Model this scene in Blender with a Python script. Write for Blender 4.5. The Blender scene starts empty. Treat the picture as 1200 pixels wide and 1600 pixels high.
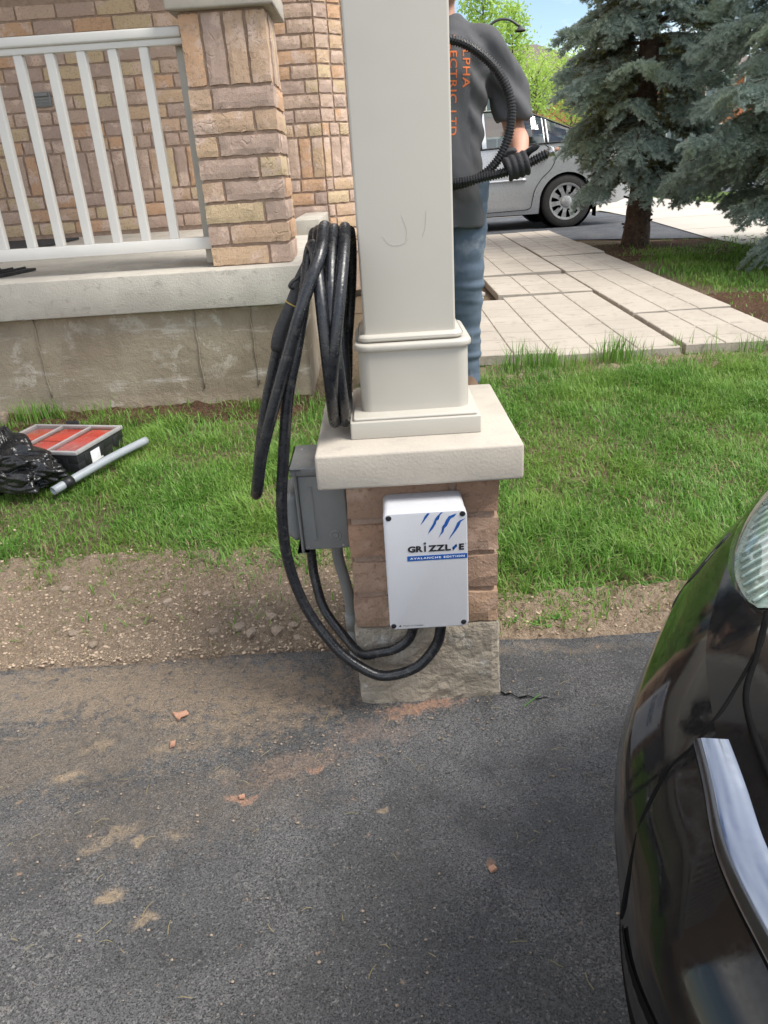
import bpy, bmesh, math, random
import numpy as np
from mathutils import Vector, Matrix, noise as mnoise
from mathutils.bvhtree import BVHTree

random.seed(11)
rng = np.random.default_rng(11)
scene = bpy.context.scene
col = scene.collection
R = math.radians
PI = math.pi

# ------------------------------------------------------------------ camera
CAM = (-0.0622, -1.4011, 1.1116); YAW, PITCH, ROLL, FPX = -0.0123, 0.4241, -0.0656, 1167.06
cy_, sy_, cp_, sp_ = math.cos(YAW), math.sin(YAW), math.cos(PITCH), math.sin(PITCH)
fw = Vector((sy_*cp_, cy_*cp_, -sp_)); rt = Vector((cy_, -sy_, 0)); up = rt.cross(fw)
r2 = math.cos(ROLL)*rt + math.sin(ROLL)*up; u2 = -math.sin(ROLL)*rt + math.cos(ROLL)*up
cd = bpy.data.cameras.new('camera'); camera = bpy.data.objects.new('camera', cd); col.objects.link(camera)
mw = Matrix((r2, u2, -fw)).transposed().to_4x4(); mw.translation = Vector(CAM)
camera.matrix_world = mw
cd.sensor_fit = 'VERTICAL'; cd.sensor_height = 24.0; cd.lens = FPX/1600*24.0
cd.clip_start = 0.02; cd.clip_end = 2000
scene.camera = camera
scene.render.resolution_x, scene.render.resolution_y = 768, 1024

# ------------------------------------------------------------------ sky, sun, exposure
SUN_EL, SUN_AZ = 55, 112          # azimuth measured from +y towards +x
w = bpy.data.worlds.new('World'); scene.world = w; w.use_nodes = True
nt = w.node_tree; nt.nodes.clear()
def N(nt, t, **k):
    n = nt.nodes.new(t)
    for a, b in k.items():
        if a in n.inputs and not hasattr(n, a): n.inputs[a].default_value = b
        else: setattr(n, a, b)
    return n
out = N(nt, 'ShaderNodeOutputWorld'); bg = N(nt, 'ShaderNodeBackground'); bg.inputs[1].default_value = 0.055
sky = N(nt, 'ShaderNodeTexSky', sky_type='NISHITA', sun_disc=False, sun_elevation=R(SUN_EL), sun_rotation=R(SUN_AZ))
sky.air_density = 1.0; sky.dust_density = 0.4; sky.ozone_density = 1.6
tc = N(nt, 'ShaderNodeTexCoord')
mp = N(nt, 'ShaderNodeMapping'); mp.inputs['Scale'].default_value = (1.0, 1.0, 2.6); mp.inputs['Location'].default_value = (9.0, 11.2, 18.5)
nz = N(nt, 'ShaderNodeTexNoise'); nz.inputs['Scale'].default_value = 2.2; nz.inputs['Detail'].default_value = 7; nz.inputs['Roughness'].default_value = 0.55
rp = N(nt, 'ShaderNodeValToRGB'); rp.color_ramp.elements[0].position = 0.40; rp.color_ramp.elements[1].position = 0.64
mx = N(nt, 'ShaderNodeMixRGB'); mx.inputs['Color2'].default_value = (15.0, 14.8, 14.3, 1)
nt.links.new(tc.outputs['Generated'], mp.inputs[0]); nt.links.new(mp.outputs[0], nz.inputs['Vector'])
nt.links.new(nz.outputs['Fac'], rp.inputs[0]); nt.links.new(rp.outputs[0], mx.inputs['Fac'])
nt.links.new(sky.outputs[0], mx.inputs['Color1']); nt.links.new(mx.outputs[0], bg.inputs[0]); nt.links.new(bg.outputs[0], out.inputs[0])
sd = bpy.data.lights.new('sun', 'SUN'); sd.energy = 1.5; sd.angle = R(28); sd.color = (1.0, 0.95, 0.87)
sun = bpy.data.objects.new('sun', sd); col.objects.link(sun)
sdir = Vector((math.sin(R(SUN_AZ))*math.cos(R(SUN_EL)), math.cos(R(SUN_AZ))*math.cos(R(SUN_EL)), math.sin(R(SUN_EL))))
sun.rotation_euler = sdir.to_track_quat('Z', 'Y').to_euler(); sun.location = (6, 6, 12)
vs = scene.view_settings; vs.view_transform = 'Standard'; vs.look = 'None'; vs.gamma = 1.0; vs.exposure = 1.85; vs.use_curve_mapping = False

# ------------------------------------------------------------------ helpers
def tag(o, label=None, cat=None, group=None, kind=None):
    if label: o['label'] = label
    if cat: o['category'] = cat
    if group: o['group'] = group
    if kind: o['kind'] = kind
    return o
def thing(name, loc, label, cat, group=None):
    o = bpy.data.objects.new(name, None); col.objects.link(o); o.location = loc
    o.empty_display_size = 0.05
    return tag(o, label, cat, group)
def wloc(p):
    v = Vector((0, 0, 0))
    while p is not None:
        v += p.location; p = p.parent
    return v
def place(name, me, mat, parent=None, loc=(0, 0, 0), rot=None):
    o = bpy.data.objects.new(name, me); col.objects.link(o)
    if mat and not me.materials: me.materials.append(mat)
    if parent: o.parent = parent; o.location = Vector(loc) - wloc(parent)
    else: o.location = loc
    if rot: o.rotation_euler = rot
    return o
def mesh_from(name, v, f, smooth=False):
    me = bpy.data.meshes.new(name); me.from_pydata([tuple(p) for p in v], [], f); me.update()
    if smooth: me.polygons.foreach_set('use_smooth', [True]*len(me.polygons))
    return me
def part(name, v, f, mat, parent=None, smooth=False, origin=None):
    """world-coordinate verts -> object; children are stored relative to their parent"""
    o0 = wloc(parent) if parent else Vector(origin or (0, 0, 0))
    me = mesh_from(name, [Vector(p)-o0 for p in v], f, smooth)
    o = bpy.data.objects.new(name, me); col.objects.link(o); me.materials.append(mat)
    if parent: o.parent = parent
    else: o.location = o0
    return o
def bm_obj(name, bm, mat, parent=None, smooth=False, origin=None, angle=None):
    o0 = wloc(parent) if parent else Vector(origin or (0, 0, 0))
    bmesh.ops.recalc_face_normals(bm, faces=bm.faces)
    for v in bm.verts: v.co -= o0
    me = bpy.data.meshes.new(name); bm.to_mesh(me); bm.free(); me.materials.append(mat)
    if smooth:
        me.polygons.foreach_set('use_smooth', [True]*len(me.polygons))
        if angle:
            try: me.set_sharp_from_angle(angle=R(angle))
            except Exception: pass
    o = bpy.data.objects.new(name, me); col.objects.link(o)
    if parent: o.parent = parent
    else: o.location = o0
    return o
def bbox_bm(x0, x1, y0, y1, z0, z1, bev=0.0, seg=2, bm=None):
    b = bm or bmesh.new(); n0 = len(b.verts)
    r = bmesh.ops.create_cube(b, size=1.0)
    vs_ = r['verts']
    for v in vs_:
        v.co = Vector(((x0+x1)/2+v.co.x*(x1-x0), (y0+y1)/2+v.co.y*(y1-y0), (z0+z1)/2+v.co.z*(z1-z0)))
    if bev > 0:
        ed = list({e for v in vs_ for e in v.link_edges})
        bmesh.ops.bevel(b, geom=ed, offset=bev, segments=seg, affect='EDGES', profile=0.5)
    return b
def box(name, x0, x1, y0, y1, z0, z1, mat, parent=None, bev=0.0, seg=2, origin=None, smooth=None):
    return bm_obj(name, bbox_bm(x0, x1, y0, y1, z0, z1, bev, seg), mat, parent, smooth=(bev > 0) if smooth is None else smooth, origin=origin, angle=35)
def catmull(pts, n):
    P = [np.array(p, float) for p in pts]; P = [2*P[0]-P[1]] + P + [2*P[-1]-P[-2]]
    o = []
    for i in range(1, len(P)-2):
        a, b, c, d = P[i-1:i+3]
        for k in range(n):
            t = k/n
            o.append(0.5*((2*b)+(-a+c)*t+(2*a-5*b+4*c-d)*t*t+(-a+3*b-3*c+d)*t**3))
    o.append(P[-2]); return np.array(o)
def tube_geo(path, rad, segs=12, caps=True, squash=None):
    path = np.array(path, float); n = len(path)
    rad = np.full(n, rad) if np.isscalar(rad) else np.array(rad, float)
    tan = np.gradient(path, axis=0); tan /= np.linalg.norm(tan, axis=1)[:, None]+1e-12
    ref = np.array([0, 0, 1.]) if abs(tan[0][2]) < 0.9 else np.array([1., 0, 0])
    u = np.cross(tan[0], ref); u /= np.linalg.norm(u)
    V = []; F = []
    for i in range(n):
        u = u - tan[i]*np.dot(u, tan[i]); u /= np.linalg.norm(u); v = np.cross(tan[i], u)
        for k in range(segs):
            a = 2*PI*k/segs
            V.append(path[i] + rad[i]*(math.cos(a)*u+math.sin(a)*v))
    for i in range(n-1):
        for k in range(segs):
            a = i*segs+k; b = i*segs+(k+1) % segs
            F.append((a, b, b+segs, a+segs))
    if caps:
        F.append(tuple(range(segs))[::-1]); F.append(tuple((n-1)*segs+k for k in range(segs)))
    return V, F
def tube(name, path, rad, mat, parent=None, segs=12, smooth=True, origin=None):
    V, F = tube_geo(path, rad, segs); return part(name, V, F, mat, parent, smooth, origin)
class MB:
    def __init__(s): s.v = []; s.f = []
    def add(s, V, F):
        o = len(s.v); s.v += [tuple(p) for p in V]; s.f += [tuple(i+o for i in q) for q in F]; return s
    def tube(s, path, rad, segs=8): return s.add(*tube_geo(path, rad, segs))
    def box(s, x0, x1, y0, y1, z0, z1):
        V = [(x, y, z) for z in (z0, z1) for y in (y0, y1) for x in (x0, x1)]
        return s.add(V, [(0, 2, 3, 1), (4, 5, 7, 6), (0, 1, 5, 4), (2, 6, 7, 3), (0, 4, 6, 2), (1, 3, 7, 5)])
    def build(s, name, mat, parent=None, smooth=False, origin=None): return part(name, s.v, s.f, mat, parent, smooth, origin)
def lathe(name, prof, c, axis, mat, parent=None, segs=32, smooth=True, origin=None):
    """prof: list of (radius, along-axis)"""
    a = Vector(axis).normalized(); u = a.orthogonal().normalized(); v = a.cross(u); V = []; F = []
    n = len(prof)
    for i in range(segs):
        t = 2*PI*i/segs; d = u*math.cos(t)+v*math.sin(t)
        for r, h in prof: V.append(Vector(c)+d*r+a*h)
    for i in range(segs):
        j = (i+1) % segs
        for k in range(n-1): F.append((i*n+k, j*n+k, j*n+k+1, i*n+k+1))
    o = part(name, V, F, mat, parent, smooth, origin)
    try: o.data.set_sharp_from_angle(angle=R(35))
    except Exception: pass
    return o
def big_mesh(name, verts, tri=None, quads=None):
    me = bpy.data.meshes.new(name); me.vertices.add(len(verts)); me.vertices.foreach_set('co', np.asarray(verts, np.float32).ravel())
    lv = []; tot = []
    if quads is not None and len(quads): lv.append(np.asarray(quads).ravel()); tot.append(np.full(len(quads), 4))
    if tri is not None and len(tri): lv.append(np.asarray(tri).ravel()); tot.append(np.full(len(tri), 3))
    lv = np.concatenate(lv); tot = np.concatenate(tot); st = np.concatenate([[0], np.cumsum(tot)[:-1]])
    me.loops.add(len(lv)); me.loops.foreach_set('vertex_index', lv.astype(np.int32))
    me.polygons.add(len(tot)); me.polygons.foreach_set('loop_start', st.astype(np.int32)); me.polygons.foreach_set('loop_total', tot.astype(np.int32))
    me.update(calc_edges=True); me.validate(); return me
def nz3(x, y, z=0.0): return mnoise.noise(Vector((x, y, z)))
def vnoise(x, y, s=0):      # cheap vectorised value noise
    x = np.asarray(x, float)+s*17.3; y = np.asarray(y, float)+s*9.1
    xi = np.floor(x).astype(int); yi = np.floor(y).astype(int); fx = x-xi; fy = y-yi
    fx = fx*fx*(3-2*fx); fy = fy*fy*(3-2*fy)
    def h(a, b):
        n = (a*374761393 + b*668265263) & 0x7fffffff; n = ((n ^ (n >> 13))*1274126177) & 0x7fffffff
        return ((n ^ (n >> 16)) & 0xffff)/65535.0
    return (h(xi, yi)*(1-fx)+h(xi+1, yi)*fx)*(1-fy)+(h(xi, yi+1)*(1-fx)+h(xi+1, yi+1)*fx)*fy

# ------------------------------------------------------------------ materials
def new_mat(name):
    m = bpy.data.materials.new(name); m.use_nodes = True; t = m.node_tree; t.nodes.clear()
    o = N(t, 'ShaderNodeOutputMaterial'); b = N(t, 'ShaderNodeBsdfPrincipled'); t.links.new(b.outputs[0], o.inputs[0])
    return m, t, b, o
def noise_fac(t, scale, detail=4, rough=0.55, lo=0.35, hi=0.65, coord='Object', dist=0.0, seedobj=False):
    c = N(t, 'ShaderNodeTexCoord'); n = N(t, 'ShaderNodeTexNoise')
    n.inputs['Scale'].default_value = scale; n.inputs['Detail'].default_value = detail; n.inputs['Roughness'].default_value = rough; n.inputs['Distortion'].default_value = dist
    src = c.outputs[coord]
    if seedobj:
        oi = N(t, 'ShaderNodeObjectInfo'); m = N(t, 'ShaderNodeVectorMath', operation='SCALE'); m.inputs[0].default_value = (31, 17, 53)
        t.links.new(oi.outputs['Random'], m.inputs['Scale']); a = N(t, 'ShaderNodeVectorMath', operation='ADD')
        t.links.new(src, a.inputs[0]); t.links.new(m.outputs[0], a.inputs[1]); src = a.outputs[0]
    t.links.new(src, n.inputs['Vector'])
    mr = N(t, 'ShaderNodeMapRange'); mr.inputs['From Min'].default_value = lo; mr.inputs['From Max'].default_value = hi; mr.interpolation_type = 'SMOOTHSTEP'
    t.links.new(n.outputs['Fac'], mr.inputs['Value']); return mr.outputs['Result']
def mixc(t, fac, a, b, mode='MIX'):
    m = N(t, 'ShaderNodeMixRGB', blend_type=mode)
    for s, i in ((fac, 0), (a, 1), (b, 2)):
        if isinstance(s, (int, float)): m.inputs[i].default_value = s
        elif isinstance(s, tuple): m.inputs[i].default_value = (*s, 1)
        else: t.links.new(s, m.inputs[i])
    return m.outputs[0]
def bumpn(t, b, h, dist=0.002, strength=1.0, prev=None):
    n = N(t, 'ShaderNodeBump'); n.inputs['Strength'].default_value = strength; n.inputs['Distance'].default_value = dist
    t.links.new(h, n.inputs['Height'])
    if prev is not None: t.links.new(prev, n.inputs['Normal'])
    t.links.new(n.outputs[0], b.inputs['Normal']); return n.outputs[0]
def mat(name, c1, c2=None, scale=8, rough=0.6, bump=0.0, bscale=60, metal=0.0, coat=0.0, spec=0.5, lo=0.35, hi=0.65, c3=None, s3=40, seed=False, rvar=0.08, coord='Object'):
    m, t, b, o = new_mat(name)
    c2 = c2 or tuple(x*0.86 for x in c1)
    c = mixc(t, noise_fac(t, scale, lo=lo, hi=hi, seedobj=seed, coord=coord), c1, c2)
    if c3: c = mixc(t, noise_fac(t, s3, lo=0.55, hi=0.72, seedobj=seed, coord=coord), c, c3)
    t.links.new(c, b.inputs['Base Color'])
    b.inputs['Metallic'].default_value = metal; b.inputs['Coat Weight'].default_value = coat; b.inputs['Specular IOR Level'].default_value = spec
    rf = noise_fac(t, scale*3+5, seedobj=seed, coord=coord); mr = N(t, 'ShaderNodeMapRange'); mr.inputs['To Min'].default_value = max(0.02, rough-rvar); mr.inputs['To Max'].default_value = min(1, rough+rvar)
    t.links.new(rf, mr.inputs['Value']); t.links.new(mr.outputs[0], b.inputs['Roughness'])
    if bump > 0: bumpn(t, b, noise_fac(t, bscale, 5, 0.6, 0.2, 0.8, seedobj=seed, coord=coord), bump)
    return m
def leaf_mat(name, cols, trans=0.35, nscale=0.8, rough=0.6, ncol=None):
    m, t, b, o = new_mat(name)
    g = N(t, 'ShaderNodeNewGeometry'); r = N(t, 'ShaderNodeValToRGB'); e = r.color_ramp.elements
    while len(e) < len(cols): e.new(0.5)
    for i, c in enumerate(cols): e[i].position = i/(len(cols)-1); e[i].color = (*c, 1)
    t.links.new(g.outputs['Random Per Island'], r.inputs[0])
    c = r.outputs[0]
    if ncol: c = mixc(t, noise_fac(t, nscale, 4, lo=0.42, hi=0.66), c, ncol)
    t.links.new(c, b.inputs['Base Color']); b.inputs['Roughness'].default_value = rough; b.inputs['Specular IOR Level'].default_value = 0.35
    tr = N(t, 'ShaderNodeBsdfTranslucent'); t.links.new(c, tr.inputs[0])
    ms = N(t, 'ShaderNodeMixShader'); ms.inputs[0].default_value = trans
    t.links.new(b.outputs[0], ms.inputs[1]); t.links.new(tr.outputs[0], ms.inputs[2]); t.links.new(ms.outputs[0], o.inputs[0])
    return m
def brick_mat(name, cols, worm=0.0026):
    m, t, b, o = new_mat(name)
    oi = N(t, 'ShaderNodeObjectInfo'); r = N(t, 'ShaderNodeValToRGB'); r.color_ramp.interpolation = 'CONSTANT'
    e = r.color_ramp.elements
    while len(e) < len(cols): e.new(0.5)
    for i, c in enumerate(cols): e[i].position = i/len(cols); e[i].color = (*c, 1)
    t.links.new(oi.outputs['Random'], r.inputs[0])
    pale = tuple(min(1, x*1.22+0.03) for x in cols[1])
    c = mixc(t, noise_fac(t, 9, 3, lo=0.52, hi=0.66, seedobj=True), r.outputs[0], pale)
    c = mixc(t, noise_fac(t, 90, 4, lo=0.5, hi=0.75, seedobj=True), c, tuple(x*0.72 for x in cols[0]))
    t.links.new(c, b.inputs['Base Color']); b.inputs['Roughness'].default_value = 0.88; b.inputs['Specular IOR Level'].default_value = 0.25
    # pressed creases: thin ridges where a distorted noise crosses its mid value
    cc = N(t, 'ShaderNodeTexCoord'); n = N(t, 'ShaderNodeTexNoise'); n.inputs['Scale'].default_value = 11; n.inputs['Detail'].default_value = 2; n.inputs['Distortion'].default_value = 0.6
    sc = N(t, 'ShaderNodeVectorMath', operation='SCALE'); sc.inputs[0].default_value = (41, 23, 11); t.links.new(oi.outputs['Random'], sc.inputs['Scale'])
    ad = N(t, 'ShaderNodeVectorMath', operation='ADD'); t.links.new(cc.outputs['Object'], ad.inputs[0]); t.links.new(sc.outputs[0], ad.inputs[1]); t.links.new(ad.outputs[0], n.inputs['Vector'])
    s = N(t, 'ShaderNodeMath', operation='SUBTRACT'); s.inputs[1].default_value = 0.5; t.links.new(n.outputs['Fac'], s.inputs[0])
    ab = N(t, 'ShaderNodeMath', operation='ABSOLUTE'); t.links.new(s.outputs[0], ab.inputs[0])
    mr = N(t, 'ShaderNodeMapRange'); mr.inputs['From Max'].default_value = 0.024; t.links.new(ab.outputs[0], mr.inputs['Value'])
    mk = noise_fac(t, 7, 2, lo=0.50, hi=0.60, seedobj=True); mm = N(t, 'ShaderNodeMath', operation='MULTIPLY'); t.links.new(mr.outputs[0], mm.inputs[0]); t.links.new(mk, mm.inputs[1])
    p = bumpn(t, b, mm.outputs[0], worm, 0.9)
    bumpn(t, b, noise_fac(t, 160, 5, 0.65, 0.2, 0.8, seedobj=True), 0.0016, 0.9, prev=p)
    return m

M = {}
M['brick'] = brick_mat('tumbled tan brick', [(.52, .365, .255), (.475, .35, .28), (.545, .42, .27), (.44, .325, .27), (.555, .35, .22), (.50, .37, .29), (.54, .385, .255), (.43, .32, .265)])
M['brick_brown'] = brick_mat('brown brick', [(.32, .20, .135), (.34, .23, .165), (.30, .195, .135), (.36, .24, .16)], 0.0006)
M['mortar'] = mat('brown mortar', (.31, .22, .165), (.37, .27, .205), 30, 0.95, 0.002, 200)
M['concrete'] = mat('cast concrete', (.47, .44, .385), (.40, .37, .325), 5, 0.85, 0.0012, 140, c3=(.33, .31, .27), s3=26)
M['capstone'] = mat('pale capstone', (.43, .385, .325), (.38, .34, .29), 7, 0.82, 0.0004, 160, c3=(.36, .325, .28), s3=18)
M['vinyl'] = mat('cream aluminium cladding', (.455, .428, .375), (.435, .41, .36), 3, 0.42, 0.0, spec=0.5)
M['white'] = mat('white painted aluminium', (.66, .64, .605), (.63, .612, .58), 6, 0.4)
M['beige'] = mat('shade-toned aluminium', (.42, .40, .345), None, 6, 0.5)  # tone of the railing end post in shade, put into its base colour
M['scuff'] = mat('scuffed cladding', (.405, .38, .333), None, 20, 0.6)
M['charger'] = mat('white moulded plastic', (.50, .505, .53), (.49, .495, .52), 20, 0.38, 0.0002, 500)
M['ink_blue'] = mat('blue ink', (.012, .085, .33), None, 30, 0.4)
M['ink_black'] = mat('black ink', (.018, .018, .022), None, 30, 0.4)
M['ink_white'] = mat('white ink', (.82, .84, .88), None, 30, 0.45)
M['ink_orange'] = mat('orange print', (.62, .15, .035), (.5, .12, .03), 60, 0.75)
M['rubber'] = mat('black cable jacket', (.010, .011, .014), (.014, .015, .018), 25, 0.30, 0.0003, 120, c3=(.035, .035, .036), s3=55)
M['rubber_matte'] = mat('black heat shrink', (.016, .016, .018), (.022, .022, .024), 40, 0.55, 0.0006, 160)
M['yellow'] = mat('yellow tape', (.45, .30, .05), None, 30, 0.5)
M['black_plastic'] = mat('black plastic', (.016, .016, .018), (.025, .025, .027), 20, 0.42)
M['grey_pvc'] = mat('grey pvc', (.20, .205, .20), (.18, .185, .182), 12, 0.5, 0.0003, 240)
M['grey_pipe'] = mat('light grey pipe', (.30, .325, .35), (.27, .29, .315), 12, 0.45)
M['steel'] = mat('zinc plated steel', (.55, .55, .56), (.45, .45, .46), 30, 0.35, metal=0.9)
M['red'] = mat('red plastic bins', (.85, .06, .03), (.74, .045, .025), 14, 0.45, c3=(.72, .25, .16), s3=30)
M['bag'] = mat('black polythene', (.010, .010, .011), (.014, .014, .015), 12, 0.22, 0.0025, 22)
M['rim'] = mat('frosted lid rim', (.34, .33, .33), (.30, .29, .29), 20, 0.4)
M['paper'] = mat('white paper', (.78, .78, .80), None, 20, 0.8)
M['skin'] = mat('skin', (.50, .27, .19), (.44, .225, .155), 9, 0.5, 0.0003, 300)
M['hair'] = mat('brown hair', (.045, .03, .02), (.03, .02, .014), 60, 0.6, 0.002, 300)
M['tee'] = mat('charcoal jersey', (.082, .082, .086), (.096, .096, .10), 5, 0.85, 0.0006, 300, spec=0.2)
M['denim'] = mat('blue denim', (.085, .115, .155), (.125, .16, .205), 6, 0.9, 0.0008, 400, spec=0.2, c3=(.22, .25, .285), s3=9)
M['glove'] = mat('black knit glove', (.03, .03, .032), (.042, .042, .045), 60, 0.75, 0.0008, 500, spec=0.25)
M['shoe'] = mat('tan work boot', (.14, .085, .05), (.11, .065, .035), 20, 0.7, 0.001, 200)
M['silver'] = mat('silver car paint', (.50, .515, .54), (.48, .495, .52), 40, 0.30, metal=0.45, coat=0.6, rvar=0.03)
M['gap'] = mat('dark panel gap', (.006, .006, .006), None, 20, 0.9, spec=0.05)
M['black_paint'] = mat('black car paint', (.006, .006, .007), (.008, .008, .008), 60, 0.08, coat=0.0, rvar=0.03, spec=0.32, c3=(.010, .009, .008), s3=14)
M['chrome'] = mat('bright chrome', (.75, .77, .80), (.70, .72, .75), 30, 0.06, metal=1.0, rvar=0.02)
M['sky_sheen'] = mat('sky sheen on grille bar', (.215, .24, .30), (.20, .225, .28), 12, 0.14, metal=1.0, rvar=0.03)  # bluish metal colour stands in for sky reflected in a black gloss bar
M['bowl'] = mat('headlight reflector', (.42, .46, .44), (.36, .40, .385), 18, 0.32, metal=0.7)
M['tyre'] = mat('tyre rubber', (.025, .025, .026), (.035, .034, .033), 20, 0.8, 0.001, 120)
M['alloy'] = mat('painted alloy wheel', (.55, .56, .57), (.48, .49, .50), 20, 0.35, metal=0.6)
M['seat'] = mat('grey car seat', (.20, .20, .20), (.26, .26, .26), 12, 0.9)
M['bark'] = mat('spruce bark', (.13, .085, .06), (.075, .05, .037), 18, 0.95, 0.012, 40, c3=(.20, .15, .115), s3=30)
M['youngbark'] = mat('young bark', (.15, .12, .09), None, 18, 0.95, 0.006, 40)
M['path'] = mat('stamped concrete', (.425, .378, .318), (.385, .34, .285), 2.5, 0.88, 0.0012, 120, c3=(.33, .29, .245), s3=14)
M['sidewalk'] = mat('pale concrete walk', (.44, .405, .355), (.40, .37, .325), 1.2, 0.9, 0.001, 60)
M['stone'] = mat('tan stone', (.33, .26, .20), (.26, .20, .15), 20, 0.95, 0.003, 120, seed=True)
M['pale_stone'] = mat('pale gravel', (.45, .43, .40), (.36, .34, .31), 20, 0.9, 0.002, 120, seed=True)
M['chip'] = mat('orange brick chip', (.43, .24, .16), (.36, .19, .125), 40, 0.9, 0.002, 200)
M['mat'] = mat('charcoal rubber mat', (.028, .028, .03), (.04, .04, .042), 30, 0.85, 0.002, 120)
M['dryleaf'] = mat('dry leaf', (.30, .14, .07), (.22, .10, .05), 30, 0.85)
M['roof'] = mat('brown shingle', (.16, .13, .115), (.12, .10, .09), 4, 0.95)
M['farbrick'] = mat('far red brick', (.46, .17, .085), (.40, .145, .075), 1.5, 0.95, coord='Object')
M['farwall'] = mat('tan brick far', (.36, .25, .17), (.31, .22, .16), 3, 0.95)
M['farwhite'] = mat('far white trim', (.75, .74, .70), None, 2, 0.7)
M['farglass'] = mat('far window', (.10, .13, .15), None, 2, 0.1)
M['lamp_black'] = mat('black lamp metal', (.03, .03, .032), None, 20, 0.5)
M['redpaint'] = mat('red car paint', (.35, .02, .02), None, 30, 0.25, coat=0.8)

def soil_mat(name, a, b_, c3, bump):
    m, t, b, o = new_mat(name)
    c = mixc(t, noise_fac(t, 3.0, 5, lo=0.35, hi=0.65), a, b_)
    c = mixc(t, noise_fac(t, 60, 5, 0.65, 0.45, 0.7), c, c3)
    c = mixc(t, noise_fac(t, 260, 3, 0.6, 0.5, 0.75), c, tuple(x*0.5 for x in a))
    t.links.new(c, b.inputs['Base Color']); b.inputs['Roughness'].default_value = 0.97; b.inputs['Specular IOR Level'].default_value = 0.15
    p = bumpn(t, b, noise_fac(t, 45, 6, 0.7, 0.2, 0.8), bump); bumpn(t, b, noise_fac(t, 220, 4, 0.6, 0.2, 0.8), bump*0.3, prev=p)
    return m
M['soil'] = soil_mat('garden soil', (.22, .16, .10), (.26, .195, .13), (.33, .26, .185), 0.02)
M['dirt'] = soil_mat('dry clay soil', (.44, .335, .245), (.37, .28, .20), (.51, .405, .305), 0.02)
M['mulch'] = soil_mat('brown mulch', (.15, .085, .055), (.11, .065, .042), (.24, .15, .10), 0.02)
M['field'] = soil_mat('far grass', (.10, .17, .035), (.13, .20, .05), (.16, .22, .07), 0.02)
M['grass'] = leaf_mat('lawn grass', [(.07, .18, .022), (.11, .26, .034), (.15, .33, .048), (.20, .385, .075), (.34, .38, .17)], 0.4, 2.6, 0.5, (.205, .345, .065))
M['drygrass'] = leaf_mat('dry grass', [(.30, .24, .12), (.36, .30, .16), (.22, .2, .08)], 0.3)
M['weed'] = leaf_mat('broad weed leaves', [(.06, .17, .03), (.10, .25, .05), (.13, .28, .06)], 0.35)
M['crumb'] = leaf_mat('soil crumbs', [(.33, .245, .175), (.40, .305, .22), (.44, .34, .25), (.48, .375, .28)], 0.0, rough=0.95)
M['needle'] = leaf_mat('blue spruce needles', [(.34, .43, .385), (.42, .52, .48), (.52, .62, .585), (.43, .51, .43)], 0.45, 1.4, 0.55, (.33, .40, .29))
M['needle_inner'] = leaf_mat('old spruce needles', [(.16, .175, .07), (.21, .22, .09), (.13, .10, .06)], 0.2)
M['leaf'] = leaf_mat('young street tree leaves', [(.30, .44, .08), (.38, .54, .11), (.46, .60, .16)], 0.55)

# glass
def glass_mat(name, tint, gloss, alpha):
    m, t, b, o = new_mat(name)
    t.nodes.remove(b); tr = N(t, 'ShaderNodeBsdfTransparent'); tr.inputs[0].default_value = (*tint, 1)
    gl = N(t, 'ShaderNodeBsdfGlossy'); gl.inputs['Roughness'].default_value = gloss
    ge = N(t, 'ShaderNodeNewGeometry'); dt = N(t, 'ShaderNodeVectorMath', operation='DOT_PRODUCT'); t.links.new(ge.outputs['Normal'], dt.inputs[0]); t.links.new(ge.outputs['Incoming'], dt.inputs[1])
    ab = N(t, 'ShaderNodeMath', operation='ABSOLUTE'); t.links.new(dt.outputs['Value'], ab.inputs[0])
    om = N(t, 'ShaderNodeMath', operation='SUBTRACT'); om.inputs[0].default_value = 1.0; t.links.new(ab.outputs[0], om.inputs[1])
    pw_ = N(t, 'ShaderNodeMath', operation='POWER'); pw_.inputs[1].default_value = 5.0; t.links.new(om.outputs[0], pw_.inputs[0])
    ad = N(t, 'ShaderNodeMath', operation='MULTIPLY_ADD', use_clamp=True); ad.inputs[1].default_value = 0.9; ad.inputs[2].default_value = alpha+.04; t.links.new(pw_.outputs[0], ad.inputs[0])
    ms = N(t, 'ShaderNodeMixShader'); t.links.new(ad.outputs[0], ms.inputs[0]); t.links.new(tr.outputs[0], ms.inputs[1]); t.links.new(gl.outputs[0], ms.inputs[2]); t.links.new(ms.outputs[0], o.inputs[0])
    return m
M['carglass'] = glass_mat('tinted car glass', (.42, .50, .48), 0.03, 0.10)
M['lens'] = glass_mat('clear headlight lens', (.86, .93, .90), 0.04, 0.04)
M['clear'] = glass_mat('clear lid plastic', (.94, .94, .94), 0.10, 0.0)

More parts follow.
